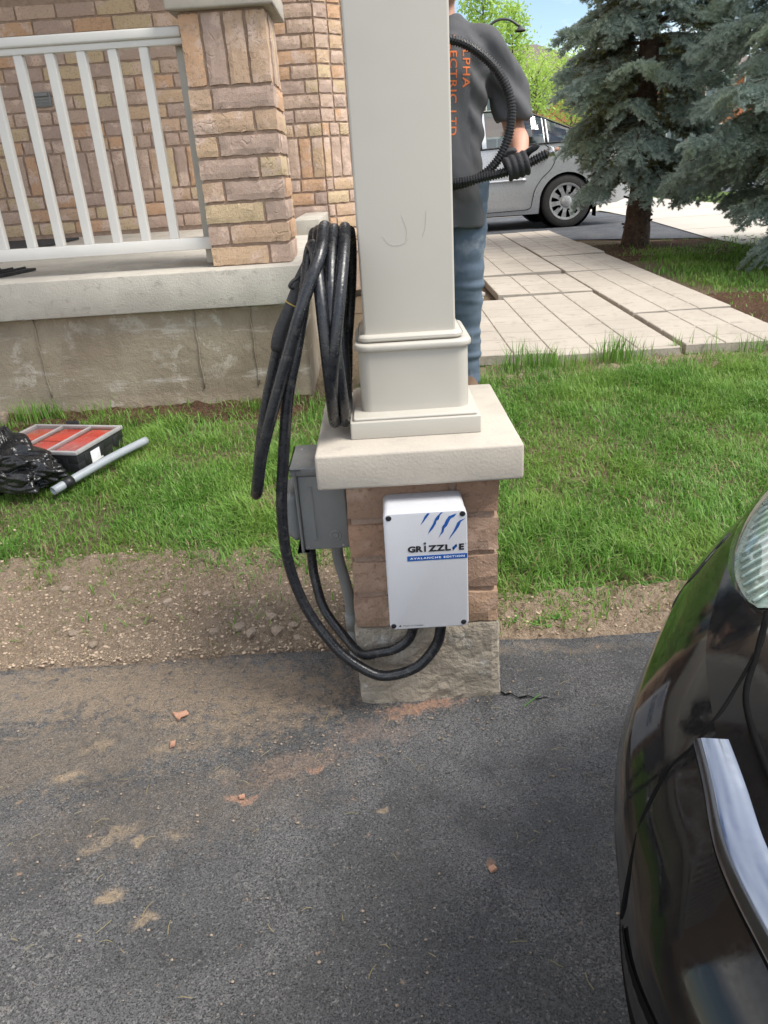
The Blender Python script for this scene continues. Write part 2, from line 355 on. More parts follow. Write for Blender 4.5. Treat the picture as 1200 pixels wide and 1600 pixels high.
# concrete foundation: weathered, stained
def foundation_mat():
    m, t, b, o = new_mat('weathered foundation')
    c = mixc(t, noise_fac(t, 3.5, 6, 0.6, 0.35, 0.65), (.35, .295, .22), (.275, .225, .165))
    c = mixc(t, noise_fac(t, 6, 8, 0.7, 0.55, 0.62, dist=0.5), c, (.45, .40, .33))
    c = mixc(t, noise_fac(t, 90, 4, 0.6, 0.5, 0.75), c, (.27, .225, .17))
    c = mixc(t, noise_fac(t, 1.6, 6, 0.6, 0.48, 0.62), c, (.24, .195, .14))
    tcf = N(t, 'ShaderNodeTexCoord'); mpf = N(t, 'ShaderNodeMapping'); mpf.inputs['Scale'].default_value = (2.2, 2.2, 13); t.links.new(tcf.outputs['Object'], mpf.inputs[0])
    nf = N(t, 'ShaderNodeTexNoise'); nf.inputs['Scale'].default_value = 1.0; nf.inputs['Detail'].default_value = 8; nf.inputs['Roughness'].default_value = 0.65; t.links.new(mpf.outputs[0], nf.inputs['Vector'])
    mf = N(t, 'ShaderNodeMapRange'); mf.inputs['From Min'].default_value = 0.56; mf.inputs['From Max'].default_value = 0.66; mf.inputs['To Max'].default_value = 0.7; t.links.new(nf.outputs['Fac'], mf.inputs['Value'])
    c = mixc(t, mf.outputs[0], c, (.55, .51, .45))
    t.links.new(c, b.inputs['Base Color']); b.inputs['Roughness'].default_value = 0.95; b.inputs['Specular IOR Level'].default_value = 0.2
    p = bumpn(t, b, noise_fac(t, 16, 7, 0.65, 0.3, 0.7), 0.0028); bumpn(t, b, noise_fac(t, 140, 4, 0.6, 0.2, 0.8), 0.0014, prev=p)
    return m
M['foundation'] = foundation_mat()
M['footing'] = mat('grey parged footing', (.32, .28, .225), (.25, .215, .17), 12, 0.95, 0.004, 60, c3=(.40, .375, .335), s3=24)

def asphalt_mat(name, base_d, base_l, stains=True):
    m, t, b, o = new_mat(name)
    c = mixc(t, noise_fac(t, 2.2, 5, 0.6, 0.38, 0.64), base_d, base_l)
    c = mixc(t, noise_fac(t, 11, 5, 0.65, 0.40, 0.72), c, tuple(x*0.86 for x in base_d))
    tcx = N(t, 'ShaderNodeTexCoord'); v = N(t, 'ShaderNodeTexVoronoi'); v.inputs['Scale'].default_value = 240; t.links.new(tcx.outputs['Object'], v.inputs['Vector'])
    # light aggregate: a share of the voronoi cells
    sp = N(t, 'ShaderNodeSeparateColor'); t.links.new(v.outputs['Color'], sp.inputs[0])
    gt = N(t, 'ShaderNodeMapRange'); gt.inputs['From Min'].default_value = 0.45; gt.inputs['From Max'].default_value = 1.0; t.links.new(sp.outputs[0], gt.inputs['Value'])
    wear = noise_fac(t, 4.0, 5, 0.6, 0.42, 0.62)
    mu = N(t, 'ShaderNodeMath', operation='MULTIPLY'); t.links.new(gt.outputs[0], mu.inputs[0]); t.links.new(wear, mu.inputs[1])
    c = mixc(t, mu.outputs[0], c, (.27, .262, .255))
    c = mixc(t, noise_fac(t, 330, 3, 0.6, 0.48, 0.62), c, tuple(x*0.45 for x in base_d))
    c = mixc(t, noise_fac(t, 190, 2, 0.5, 0.60, 0.72), c, (.25, .243, .235))
    # bright grit specks
    v2 = N(t, 'ShaderNodeTexVoronoi'); v2.inputs['Scale'].default_value = 55; t.links.new(tcx.outputs['Object'], v2.inputs['Vector'])
    lt = N(t, 'ShaderNodeMapRange'); lt.inputs['From Min'].default_value = 0.10; lt.inputs['From Max'].default_value = 0.02; t.links.new(v2.outputs['Distance'], lt.inputs['Value'])
    sp2 = N(t, 'ShaderNodeSeparateColor'); t.links.new(v2.outputs['Color'], sp2.inputs[0]); g2 = N(t, 'ShaderNodeMath', operation='GREATER_THAN'); g2.inputs[1].default_value = 0.72; t.links.new(sp2.outputs[1], g2.inputs[0])
    m2 = N(t, 'ShaderNodeMath', operation='MULTIPLY'); t.links.new(lt.outputs[0], m2.inputs[0]); t.links.new(g2.outputs[0], m2.inputs[1])
    c = mixc(t, m2.outputs[0], c, (.42, .38, .33))
    if stains:
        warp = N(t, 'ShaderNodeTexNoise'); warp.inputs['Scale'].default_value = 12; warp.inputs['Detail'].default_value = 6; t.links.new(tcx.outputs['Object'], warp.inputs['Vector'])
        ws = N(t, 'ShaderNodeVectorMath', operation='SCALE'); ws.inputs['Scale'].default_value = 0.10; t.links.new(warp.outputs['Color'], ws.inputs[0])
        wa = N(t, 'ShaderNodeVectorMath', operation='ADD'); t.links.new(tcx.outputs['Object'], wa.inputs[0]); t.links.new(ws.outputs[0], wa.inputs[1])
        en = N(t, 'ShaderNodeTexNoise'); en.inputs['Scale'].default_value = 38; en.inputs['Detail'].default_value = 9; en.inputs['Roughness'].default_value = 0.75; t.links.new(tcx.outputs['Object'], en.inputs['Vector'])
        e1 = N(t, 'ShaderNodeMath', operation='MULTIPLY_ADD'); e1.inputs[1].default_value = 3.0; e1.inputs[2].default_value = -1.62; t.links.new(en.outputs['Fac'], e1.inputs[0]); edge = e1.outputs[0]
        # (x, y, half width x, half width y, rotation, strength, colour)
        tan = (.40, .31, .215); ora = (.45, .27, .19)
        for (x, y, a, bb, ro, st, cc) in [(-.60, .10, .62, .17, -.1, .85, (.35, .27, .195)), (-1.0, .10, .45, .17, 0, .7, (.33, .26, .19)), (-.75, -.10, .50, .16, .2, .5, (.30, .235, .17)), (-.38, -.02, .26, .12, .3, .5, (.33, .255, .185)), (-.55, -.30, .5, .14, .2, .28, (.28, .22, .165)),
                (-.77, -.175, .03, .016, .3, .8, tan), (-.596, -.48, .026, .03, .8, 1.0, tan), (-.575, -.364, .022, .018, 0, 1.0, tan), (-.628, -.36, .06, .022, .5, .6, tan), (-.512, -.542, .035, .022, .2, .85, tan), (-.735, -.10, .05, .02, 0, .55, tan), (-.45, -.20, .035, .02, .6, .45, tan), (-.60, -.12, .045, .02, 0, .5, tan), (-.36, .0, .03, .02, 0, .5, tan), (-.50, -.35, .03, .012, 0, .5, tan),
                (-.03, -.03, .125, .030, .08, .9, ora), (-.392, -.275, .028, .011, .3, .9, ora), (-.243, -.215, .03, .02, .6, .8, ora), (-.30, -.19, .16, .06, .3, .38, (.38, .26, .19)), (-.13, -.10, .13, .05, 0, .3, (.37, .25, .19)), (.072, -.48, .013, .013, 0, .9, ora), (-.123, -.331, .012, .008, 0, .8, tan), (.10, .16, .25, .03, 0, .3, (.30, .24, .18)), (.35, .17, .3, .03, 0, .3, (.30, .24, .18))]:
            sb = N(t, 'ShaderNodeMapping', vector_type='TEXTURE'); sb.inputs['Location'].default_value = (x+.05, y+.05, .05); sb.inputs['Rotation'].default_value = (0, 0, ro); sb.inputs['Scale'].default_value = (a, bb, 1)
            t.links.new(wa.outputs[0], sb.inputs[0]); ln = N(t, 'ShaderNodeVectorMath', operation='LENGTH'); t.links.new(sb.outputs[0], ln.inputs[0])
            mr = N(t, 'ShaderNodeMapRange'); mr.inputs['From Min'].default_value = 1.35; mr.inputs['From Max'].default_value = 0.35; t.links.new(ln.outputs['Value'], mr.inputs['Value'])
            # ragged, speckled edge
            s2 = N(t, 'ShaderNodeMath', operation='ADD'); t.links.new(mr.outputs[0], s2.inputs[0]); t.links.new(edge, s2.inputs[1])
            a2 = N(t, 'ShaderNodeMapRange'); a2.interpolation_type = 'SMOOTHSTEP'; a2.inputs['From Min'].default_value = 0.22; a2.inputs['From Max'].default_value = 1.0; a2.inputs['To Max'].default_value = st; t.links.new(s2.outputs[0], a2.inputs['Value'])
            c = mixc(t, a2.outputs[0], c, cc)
    t.links.new(c, b.inputs['Base Color']); b.inputs['Roughness'].default_value = 0.82; b.inputs['Specular IOR Level'].default_value = 0.4
    p = bumpn(t, b, v.outputs['Distance'], 0.006, 1.0); p = bumpn(t, b, noise_fac(t, 70, 6, 0.7, 0.25, 0.75), 0.007, 1.0, prev=p); bumpn(t, b, noise_fac(t, 400, 3, 0.6, 0.2, 0.8), 0.0012, 0.8, prev=p)
    return m
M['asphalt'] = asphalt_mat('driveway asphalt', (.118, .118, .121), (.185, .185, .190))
M['asphalt_far'] = asphalt_mat('neighbour asphalt', (.095, .105, .125), (.12, .13, .15), stains=False)

# ------------------------------------------------------------------ ground
def g(y):
    return float(np.interp(y, [.22, 2, 3, 9, 200], [-.012, .175, .2, .33, .33]))
gx = np.concatenate([[-600, -200, -60, -20, -8], np.linspace(-4, 5, 73), [8, 14, 30, 80, 250, 600]])
gy = np.concatenate([[-400, -100, -30, -8, -3, -.5, .1], np.linspace(.2, 4, 48), np.linspace(4.3, 12, 22), [15, 20, 30, 60, 150, 400, 900]])
V = []; F = []
for y in gy:
    for x in gx:
        z = g(y) if y > .2 else -.03
        if .3 < y < 12 and -4 <= x <= 5: z += .006*nz3(x*2, y*2, 3)
        V.append((x, y, z))
nx = len(gx)
for j in range(len(gy)-1):
    for i in range(nx-1): F.append((j*nx+i, j*nx+i+1, (j+1)*nx+i+1, (j+1)*nx+i))
ground = part('ground', V, F, M['soil'], smooth=True); tag(ground, kind='structure')

# driveway: fine sheet with a ragged far edge
dx = np.concatenate([[-9, -5, -3], np.linspace(-1.6, 1.6, 201), [2.5, 4, 7, 12]])
rows = np.concatenate([[0.0, .012], np.linspace(.03, 1.5, 60), [2, 3, 5, 8]])
V = []; F = []
for k, d in enumerate(rows):
    for x in dx:
        e = .225 + .012*nz3(x*4, 1.3) + .008*nz3(x*15, 5.1) + .004*nz3(x*50, 2.2)
        if x < -.3: e += .02*nz3(x*2.2, 7.7)
        y = e-d if d < 1.5 else -d+.22
        z = .004*nz3(x*3, y*3) + .0025*nz3(x*14, y*14) + .0012*nz3(x*45, y*45)
        if k == 0: z = -.03
        V.append((x, y, z))
nx = len(dx)
for j in range(len(rows)-1):
    for i in range(nx-1): F.append((j*nx+i, (j+1)*nx+i, (j+1)*nx+i+1, j*nx+i+1))
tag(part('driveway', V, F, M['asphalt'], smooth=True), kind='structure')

# bare clay strip along the driveway
def dirt_z(x, y): return g(y)+.012+.012*nz3(x*9, y*9, 1)+.012*nz3(x*25, y*25, 2)+.010*abs(nz3(x*55, y*55, 3))+.006*nz3(x*110, y*110, 4)
def dirt_patch(name, x0, x1, y0, y1, nx_, ny_, mat_, e):
    V = []; F = []
    for j in range(ny_+1):
        for i in range(nx_+1):
            x = x0+(x1-x0)*i/nx_; fy = j/ny_; y = y0+(y1-y0)*fy
            if j == ny_: y += .05*nz3(x*5, 3.3)
            edge = min(1, min(fy, 1-fy)*8, min(i, nx_-i)/nx_*25)
            V.append((x, y, (1-edge)*(g(y)-.014)+edge*(dirt_z(x, y)+e)))
    for j in range(ny_):
        for i in range(nx_): a = j*(nx_+1)+i; F.append((a, a+1, a+nx_+2, a+nx_+1))
    return tag(part(name, V, F, mat_, smooth=True), kind='structure')
dirt_patch('dirt_strip', -2.0, -.15, .17, .80, 330, 110, M['dirt'], .002)
dirt_patch('dirt_strip', .14, 1.6, .19, .44, 260, 45, M['dirt'], .0)
dirt_patch('dirt_strip', -2.3, -.2, 1.78, 2.06, 140, 20, M['mulch'], -.004)
dirt_patch('dirt_strip', .2, 2.4, 2.1, 2.42, 140, 20, M['dirt'], -.004)
dirt_patch('mulch_bed', 2.05, 4.2, 5.55, 7.05, 60, 40, M['mulch'], .0)
dirt_patch('mulch_bed', 2.0, 4.2, 2.5, 4.0, 60, 40, M['mulch'], .0)

# stones of the strip: loose crumbs as one mass, the larger ones singly
def rock_geo(seed, flat=0.7):
    bm = bmesh.new(); bmesh.ops.create_icosphere(bm, subdivisions=1, radius=1.0); r = random.Random(seed)
    o = Vector((r.random()*50, r.random()*50, r.random()*50))
    for v in bm.verts:
        v.co *= 0.75+0.5*abs(mnoise.noise(v.co*1.3+o)); v.co.x *= 1.25; v.co.z *= flat
    V = [v.co.copy() for v in bm.verts]; F = [tuple(x.index for x in f.verts) for f in bm.faces]; bm.free(); return V, F
rocks = [rock_geo(i) for i in range(6)]
def crumbs(name, n, sampler, smin, smax, mat_):
    Vs = []; Fs = []; off = 0
    for i in range(n):
        x, y = sampler(); s = smin*(smax/smin)**(random.random()**2.2); V, F = rocks[i % 6]
        a = random.random()*6.28; c, s_ = math.cos(a), math.sin(a); z = dirt_z(x, y)+s*.15
        A = np.array(V)*s; B = np.stack([A[:, 0]*c-A[:, 1]*s_+x, A[:, 0]*s_+A[:, 1]*c+y, A[:, 2]+z], 1)
        Vs.append(B); Fs.append(np.array(F)+off); off += len(B)
    me = big_mesh(name, np.concatenate(Vs), tri=np.concatenate(Fs)); o = place(name, me, mat_); return tag(o, kind='stuff')
tag(crumbs('soil_crumbs', 11000, lambda: (random.uniform(-2.2, -.17), .22+abs(random.gauss(0, .25)) if random.random() < .8 else random.uniform(.2, .75)), .0014, .0062, M['crumb']), 'loose dry soil crumbs scattered over the bare dirt strip', 'soil')
tag(crumbs('fine_gravel', 700, lambda: (random.uniform(.17, 2), random.uniform(.22, .40)), .0015, .006, M['crumb']), 'fine soil crumbs beside the pillar on the grass edge', 'soil')
for i, (x, y, s) in enumerate([(-.50, .33, .022), (-.46, .30, .018), (-.41, .35, .017), (-.56, .31, .016), (-.39, .29, .02), (-.35, .32, .019), (-.33, .27, .015), (-.95, .34, .02), (-.72, .45, .016), (-1.05, .55, .017), (-.62, .50, .014), (-.88, .28, .015), (-.31, .345, .014), (-1.2, .4, .018), (-.47, .42, .013)]):
    me = mesh_from('stone', [p*s for p in rocks[i % 6][0]], rocks[i % 6][1]); o = place('stone', me, M['stone'], loc=(x, y, dirt_z(x, y)+s*.3), rot=(0, 0, i*1.3))
    tag(o, 'small tan stone lying on the bare dirt beside the driveway', 'stone', 'stones on the dirt strip')
for i, (x, y, s) in enumerate([(-2.02, 1.93, .035), (-1.95, 1.90, .03), (-1.9, 1.95, .035), (-1.87, 1.88, .028), (-1.98, 1.86, .03), (-2.08, 1.9, .035), (-1.93, 1.84, .022), (-2.05, 1.84, .03)]):
    me = mesh_from('stone', [p*s for p in rocks[i % 6][0]], rocks[i % 6][1]); o = place('stone', me, M['pale_stone'], loc=(x, y, g(y)+s*.45), rot=(0, 0, i*1.3))
    tag(o, 'pale grey gravel stone heaped at the foot of the foundation wall', 'stone', 'gravel by the foundation wall')
box('brick_piece', -1.885, -1.80, 1.895, 1.955, .165, .225, M['stone'], bev=.012, origin=(-1.84, 1.92, .165))
tag(bpy.data.objects['brick_piece'], 'broken brown brick piece at the foot of the foundation wall', 'brick')

# ------------------------------------------------------------------ lawn
def blades(P, hmin, hmax, wd, lean, seed):
    r = np.random.default_rng(seed); n = len(P); z = np.interp(P[:, 1], [.22, 2, 3, 9, 200], [-.012, .175, .2, .33, .33])
    clump = vnoise(P[:, 0]*9, P[:, 1]*9, seed)
    h = (hmin+(hmax-hmin)*r.random(n))*(0.55+0.8*clump)*(.75+.5*vnoise(P[:, 0]*2.3, P[:, 1]*2.3, seed+5)); az = r.random(n)*2*PI
    az = np.where(r.random(n) < .75, az, vnoise(P[:, 0]*4, P[:, 1]*4, seed+3)*9)
    ln = lean*(0.2+1.1*r.random(n))*h; d = np.stack([np.cos(az), np.sin(az)], 1); s = np.stack([-d[:, 1], d[:, 0]], 1)
    wv = wd*(0.6+0.8*r.random(n)); base = np.stack([P[:, 0], P[:, 1], z-.004], 1)
    V = np.zeros((n, 5, 3)); tw = r.normal(0, .5, n)
    for k, (f, b, ww) in enumerate([(0, 0, 1.0), (.55, .35, .85)]):
        c = base.copy(); c[:, :2] += d*(ln*b)[:, None]; c[:, 2] += h*f
        o = s*(wv*ww*.5)[:, None]
        V[:, 2*k, :] = c; V[:, 2*k+1, :] = c; V[:, 2*k, :2] += o; V[:, 2*k+1, :2] -= o
    V[:, 4, :] = base; V[:, 4, :2] += d*ln[:, None]; V[:, 4, 2] += h*np.clip(1-.35*(ln/h)**2, .4, 1)
    idx = np.arange(n)[:, None]*5
    return V.reshape(-1, 3), idx+np.array([0, 1, 3, 2]), idx+np.array([2, 3, 4])
def lawn(name, parts, mat_, label, cat):
    Vs, Q, T = [], [], []; off = 0
    for V, q, t in parts:
        Vs.append(V); Q.append(q+off); T.append(t+off); off += len(V)
    me = big_mesh(name, np.concatenate(Vs), tri=np.concatenate(T), quads=np.concatenate(Q)); o = place(name, me, mat_); return tag(o, label, cat, kind='stuff')
def pick(n, x0, x1, y0, y1, keep):
    x = rng.uniform(x0, x1, n); y = rng.uniform(y0, y1, n); k = rng.random(n) < keep(x, y); return np.stack([x[k], y[k]], 1)
sm = lambda a, b, v: np.clip((v-a)/(b-a), 0, 1)
def keep_left(x, y):
    e = .61+.10*(vnoise(x*4, y*0+.5, 1)-.5)+.05*(vnoise(x*14, y*14, 2)-.5)
    k = sm(e-.08, e+.12, y)
    back = 1-sm(1.70, 1.92, y+.25*(vnoise(x*5, y*5, 5)-.5))*0.93
    k = k*back*(0.35+0.8*vnoise(x*7, y*7, 6)); stray = .05*(y < e)*vnoise(x*12, y*12, 21)
    ptch = sm(.30, .42, vnoise(x*3+2, y*3, 8)); k = k*(0.45+.55*ptch)
    return np.where(y > 2.02, 0, np.maximum(k, stray*(y > .3)))
def keep_right(x, y):
    e = .235+.05*(vnoise(x*5, y*0+.7, 3)-.5)+.11*sm(.40, .62, x)*sm(.85, .65, x)
    k = sm(e-.02, e+.14, y)*(0.42+.75*vnoise(x*8, y*8, 4))
    k *= 1-sm(2.02, 2.22, y+.25*(vnoise(x*6, y*6, 9)-.5))*0.85
    k *= np.where((np.abs(x) < .19) & (y < .40), 0, 1)
    return np.where(y > 2.36, 0, np.maximum(k, .03*(y > .24)))
A = pick(125000, -2.5, -.17, .3, 2.02, keep_left); B = pick(200000, -.17, 3.0, .22, 2.36, keep_right)
lawn('lawn_grass', [blades(A, .025, .062, .0034, .95, 1), blades(B, .026, .064, .0034, .9, 2)], M['grass'], 'bright green lawn grass between the driveway and the porch', 'grass')
Cc = pick(44000, 2.05, 5.0, 2.6, 7.0, lambda x, y: sm(2.1, 2.5, x+.5*(vnoise(x*2, y*2, 3)-.5))*sm(3.2, 4.0, y+.6*(vnoise(x*1.7, y*1.7, 7)-.5))*(1-.97*sm(5.3, 6.1, y-.35*(x-2.4)+.8*(vnoise(x*2, y*2, 4)-.5)))+.02)
lawn('lawn_grass', [blades(Cc, .03, .065, .007, .8, 4)], M['grass'], 'grass patch between the concrete path and the spruces', 'grass')
Dd = pick(26000, -2.3, 2.4, .24, 2.35, lambda x, y: .30*(vnoise(x*5, y*5, 31) > .55)*(np.abs(x)>.2)+.04+.5*(np.abs(y-.72) < .08)*(x < -.2)+.35*((y < .55) & (x > .15))+.3*(y > 2.05))
lawn('dry_grass', [blades(Dd, .02, .055, .0028, 1.5, 6)], M['drygrass'], 'dry straw blades along the edges of the lawn', 'dry grass')
# taller tufts along the path edge
tp = []
for (x, y, n, s) in [(.70, 2.26, 90, .05), (.56, 2.21, 60, .05), (1.10, 2.27, 130, .07), (.86, 2.22, 60, .05), (1.78, 2.28, 60, .05), (1.43, 2.36, 18, .03), (1.60, 2.32, 14, .05), (2.0, 2.30, 60, .06), (.80, 2.30, 22, .02), (.95, 1.02, 0, .05)]:
    tp.append(np.stack([rng.normal(x, s, n), rng.normal(y, s*.5, n)], 1))
lawn('edge_tufts', [blades(np.concatenate(tp), .09, .15, .004, .5, 9)], M['grass'], 'longer grass tufts growing along the front edge of the path', 'grass')
tp = []
for (x, y, n, s) in [(-1.72, 1.93, 90, .05), (-1.60, 1.95, 60, .035), (-.62, 1.90, 90, .05), (-.50, 1.93, 50, .04), (-1.45, 1.93, 40, .06)]:
    tp.append(np.stack([rng.normal(x, s, n), np.minimum(rng.normal(y, s*.5, n), 2.0)], 1))
lawn('wall_tufts', [blades(np.concatenate(tp), .07, .13, .004, .4, 10)], M['grass'], 'grass tufts growing against the foundation wall', 'grass')
# broad-leaf weeds near the driveway edge
def weed(x, y, n, s):
    t = thing('weed', (x, y, g(y)), 'small broad-leaf weed rooted in the bare edge of the driveway', 'weed', 'weeds at the driveway edge'); mb = MB()
    for i in range(n):
        a = 6.28*i/n+random.random(); l = s*random.uniform(.6, 1.1); el = random.uniform(.25, .9); d = Vector((math.cos(a)*math.cos(el), math.sin(a)*math.cos(el), math.sin(el))); sd_ = Vector((-math.sin(a), math.cos(a), 0))
        p = Vector((x+random.gauss(0, s*.4), y+random.gauss(0, s*.3), g(y)+.004)); wd = l*.33
        q = [p, p+d*l*.4+sd_*wd, p+d*l*.4-sd_*wd+Vector((0, 0, .002)), p+d*l*.8+sd_*wd*.8-Vector((0, 0, l*.1)), p+d*l*.8-sd_*wd*.8-Vector((0, 0, l*.1)), p+d*l-Vector((0, 0, l*.22))]
        mb.add(q, [(0, 1, 2), (1, 3, 4, 2), (3, 5, 4)])
    mb.build('leaves', M['weed'], t, smooth=True)
for (x, y, n, s) in [(.245, .30, 16, .024), (.30, .28, 18, .026), (.36, .30, 16, .022), (.42, .33, 14, .024), (.58, .36, 20, .026), (.66, .42, 22, .03), (.50, .41, 12, .022), (.20, .36, 10, .02), (.72, .36, 12, .022)]: weed(x, y, n, s)

# ------------------------------------------------------------------ brick pieces
def grid_box(L, D, H, n, seed, jit=.0042, bow=.002):
    """box surface grid, jittered at its edges; centred; long side x, depth y, height z"""
    nx_, ny_, nz_ = n; idx = {}; V = []; F = []; r = random.Random(seed)
    def vid(i, j, k):
        key = (i, j, k)
        if key not in idx:
            x, y, z = (i/nx_-.5)*L, (j/ny_-.5)*D, (k/nz_-.5)*H
            ex = (i in (0, nx_))+(j in (0, ny_))+(k in (0, nz_))
            if ex >= 2:
                x -= math.copysign(r.random()*jit*1.2, x) if i in (0, nx_) else r.uniform(-1, 1)*jit
                y -= math.copysign(r.random()*jit, y) if j in (0, ny_) else 0
                z -= math.copysign(r.random()*jit*1.2, z) if k in (0, nz_) else r.uniform(-1, 1)*jit
            else:
                y += math.copysign(r.random()*bow, y) if j in (0, ny_) else 0
            idx[key] = len(V); V.append((x, y, z))
        return idx[key]
    for i in range(nx_):
        for k in range(nz_):
            for j, fl in ((0, 0), (ny_, 1)):
                q = [vid(i, j, k), vid(i+1, j, k), vid(i+1, j, k+1), vid(i, j, k+1)]; F.append(tuple(q[::-1] if fl else q))
    for j in range(ny_):
        for k in range(nz_):
            for i, fl in ((0, 1), (nx_, 0)):
                q = [vid(i, j, k), vid(i, j+1, k), vid(i, j+1, k+1), vid(i, j, k+1)]; F.append(tuple(q[::-1] if fl else q))
    for i in range(nx_):
        for j in range(ny_):
            for k, fl in ((0, 1), (nz_, 0)):
                q = [vid(i, j, k), vid(i+1, j, k), vid(i+1, j+1, k), vid(i, j+1, k)]; F.append(tuple(q[::-1] if fl else q))
    return V, F
_bm = {}
def brick_me(L, D, H, n, mat_, var):
    key = (round(L, 3), round(D, 3), round(H, 3), mat_.name, var)
    if key not in _bm:
        V, F = grid_box(L, D, H, n, hash(key[:3]) % 1000+var*31); me = mesh_from('brick', V, F); me.materials.append(mat_); _bm[key] = me
    return _bm[key]
def brick(parent, c, L, D, H, mat_, rz=0.0, ry=0.0):
    n = (9 if L > .15 else 4, 2, 3) if L >= H else (4, 2, 9)
    o = place('brick', brick_me(L, D, H, n, mat_, random.randrange(4)), None, parent, c)
    o.rotation_euler = (0, ry, rz); return o

# charger pillar ----------------------------------------------------
PW = .316; PD = .36; CRS = .0877
pil = thing('brick_pillar', (0, PD/2, 0), 'short brown brick pillar with concrete footing and pale capstone at the driveway edge', 'pillar')
# rough footing
V, F = grid_box(PW+.006, PD+.006, .225, (16, 16, 12), 5, .006, .004)
V = [Vector(v)+Vector((0, PD/2, .0865)) for v in V]
for v in V:
    n_ = nz3(v.x*22, v.y*22, v.z*22)*.006+nz3(v.x*60, v.y*60, v.z*60)*.003
    if abs(v.y-PD/2) > PD/2-.01: v.y += math.copysign(n_, v.y-PD/2)
    else: v.x += math.copysign(n_, v.x)
    if v.z < .05: v.x *= 1.0+.02*(1-v.z/.05)*(.5+nz3(v.x*9, v.y*9, 5))
part('footing', V, F, M['footing'], pil)
part('mortar_core', *(lambda m: (m.v, m.f))(MB().box(-PW/2+.009, PW/2-.009, .009, PD-.009, .19, .556)), M['mortar'], pil)
def pinwheel(parent, x0, x1, y0, y1, z, H, flip, W, mat_, jt=.009):
    Lx = (x1-x0)-W-jt; Ly = (y1-y0)-W-jt; zc = z+H/2
    if flip:
        spec = [((x0+Lx/2, y0+W/2), Lx, 0), ((x1-W/2, y0+Ly/2), Ly, PI/2), ((x1-Lx/2, y1-W/2), Lx, 0), ((x0+W/2, y1-Ly/2), Ly, PI/2)]
    else:
        spec = [((x1-Lx/2, y0+W/2), Lx, 0), ((x1-W/2, y1-Ly/2), Ly, PI/2), ((x0+Lx/2, y1-W/2), Lx, 0), ((x0+W/2, y0+Ly/2), Ly, PI/2)]
    for (cx, cy), L, rz in spec: brick(parent, (cx+random.uniform(-.001, .001), cy+random.uniform(-.0015, .0015), zc), L, W, H, mat_, rz)
for i in range(4): pinwheel(pil, -PW/2, PW/2, 0, PD, .1985+i*CRS, CRS-.009, i % 2, .09, M['brick_brown'])
cap = box('capstone', -.206, .198, -.05, .405, .5535, .6266, M['capstone'], pil, bev=.006, seg=3)

# porch post --------------------------------------------------------
post = thing('porch_post', (-.004, .16, .6266), 'cream square porch post with stepped base standing on the brick pillar', 'post')
def rbox(name, x0, x1, y0, y1, z0, z1, r, bev, mat_, parent):
    bm = bbox_bm(x0, x1, y0, y1, z0, z1)
    ve = [e for e in bm.edges if abs(e.verts[0].co.z-e.verts[1].co.z) > 1e-5]
    bmesh.ops.bevel(bm, geom=ve, offset=r, segments=5, affect='EDGES', profile=.5)
    if bev > 0:
        he = [e for e in bm.edges if abs(e.verts[0].co.z-e.verts[1].co.z) < 1e-6 and len(e.link_faces) == 2 and any(abs(f.normal.z) > .9 for f in e.link_faces) and not all(abs(f.normal.z) > .9 for f in e.link_faces)]
        bmesh.ops.bevel(bm, geom=he, offset=bev, segments=3, affect='EDGES', profile=.5)
    return bm_obj(name, bm, mat_, parent, smooth=True, angle=40)
rbox('plinth', -.1362, .127, .034, .294, .6268, .662, .004, .002, M['vinyl'], post)
rbox('plinth_step', -.130, .121, .042, .286, .6618, .668, .006, .003, M['vinyl'], post)
rbox('base_box', -.1123, .1093, .1043-.022, .1043+.20, .6678, .792, .024, 0, M['vinyl'], post)
rbox('base_collar', -.119, .116, .074, .309, .7915, .806, .03, .005, M['vinyl'], post)
rbox('collar_step', -.111, .101, .090, .298, .8058, .821, .022, .010, M['vinyl'], post)
rbox('shaft', -.0975, .0857, .106, .288, .8208, 3.698, .005, 0, M['vinyl'], post)
# scuffs on the shaft
for pth in ([(-.050, .1055, 1.005), (-.035, .1055, .988), (-.012, .1055, .988), (.0, .1055, .998)], [(.035, .1055, 1.045), (.032, .1055, 1.015), (.026, .1055, 1.0)], [(-.012, .1055, 1.04), (-.003, .1055, 1.012), (-.006, .1055, .995)]):
    tube('scuff', catmull(pth, 5), .00022, M['scuff'], post, 5)

# EV charger --------------------------------------------------------
CX, CZ, CY = -.0004, .389, -.102
ch = thing('wall_charger', (CX, 0, CZ-.13), 'white vehicle charger box with blue claw marks mounted on the brick pillar', 'charger')
bm = bbox_bm(CX-.080, CX+.080, CY+.026, -.004, CZ-.130, CZ+.130)
ve = [e for e in bm.edges if abs(e.verts[0].co.y-e.verts[1].co.y) > 1e-5]; bmesh.ops.bevel(bm, geom=ve, offset=.012, segments=6, affect='EDGES', profile=.5)
bm_obj('housing', bm, M['charger'], ch, smooth=True, angle=40)
bm = bbox_bm(CX-.0808, CX+.0808, CY, CY+.0252, CZ-.1308, CZ+.1308)
ve = [e for e in bm.edges if abs(e.verts[0].co.y-e.verts[1].co.y) > 1e-5]; bmesh.ops.bevel(bm, geom=ve, offset=.012, segments=6, affect='EDGES', profile=.5)
he = [e for e in bm.edges if all(abs(v.co.y-CY) < 1e-6 for v in e.verts)]; bmesh.ops.bevel(bm, geom=he, offset=.0022, segments=3, affect='EDGES', profile=.5)
lid = bm_obj('lid', bm, M['charger'], ch, smooth=True, angle=40)
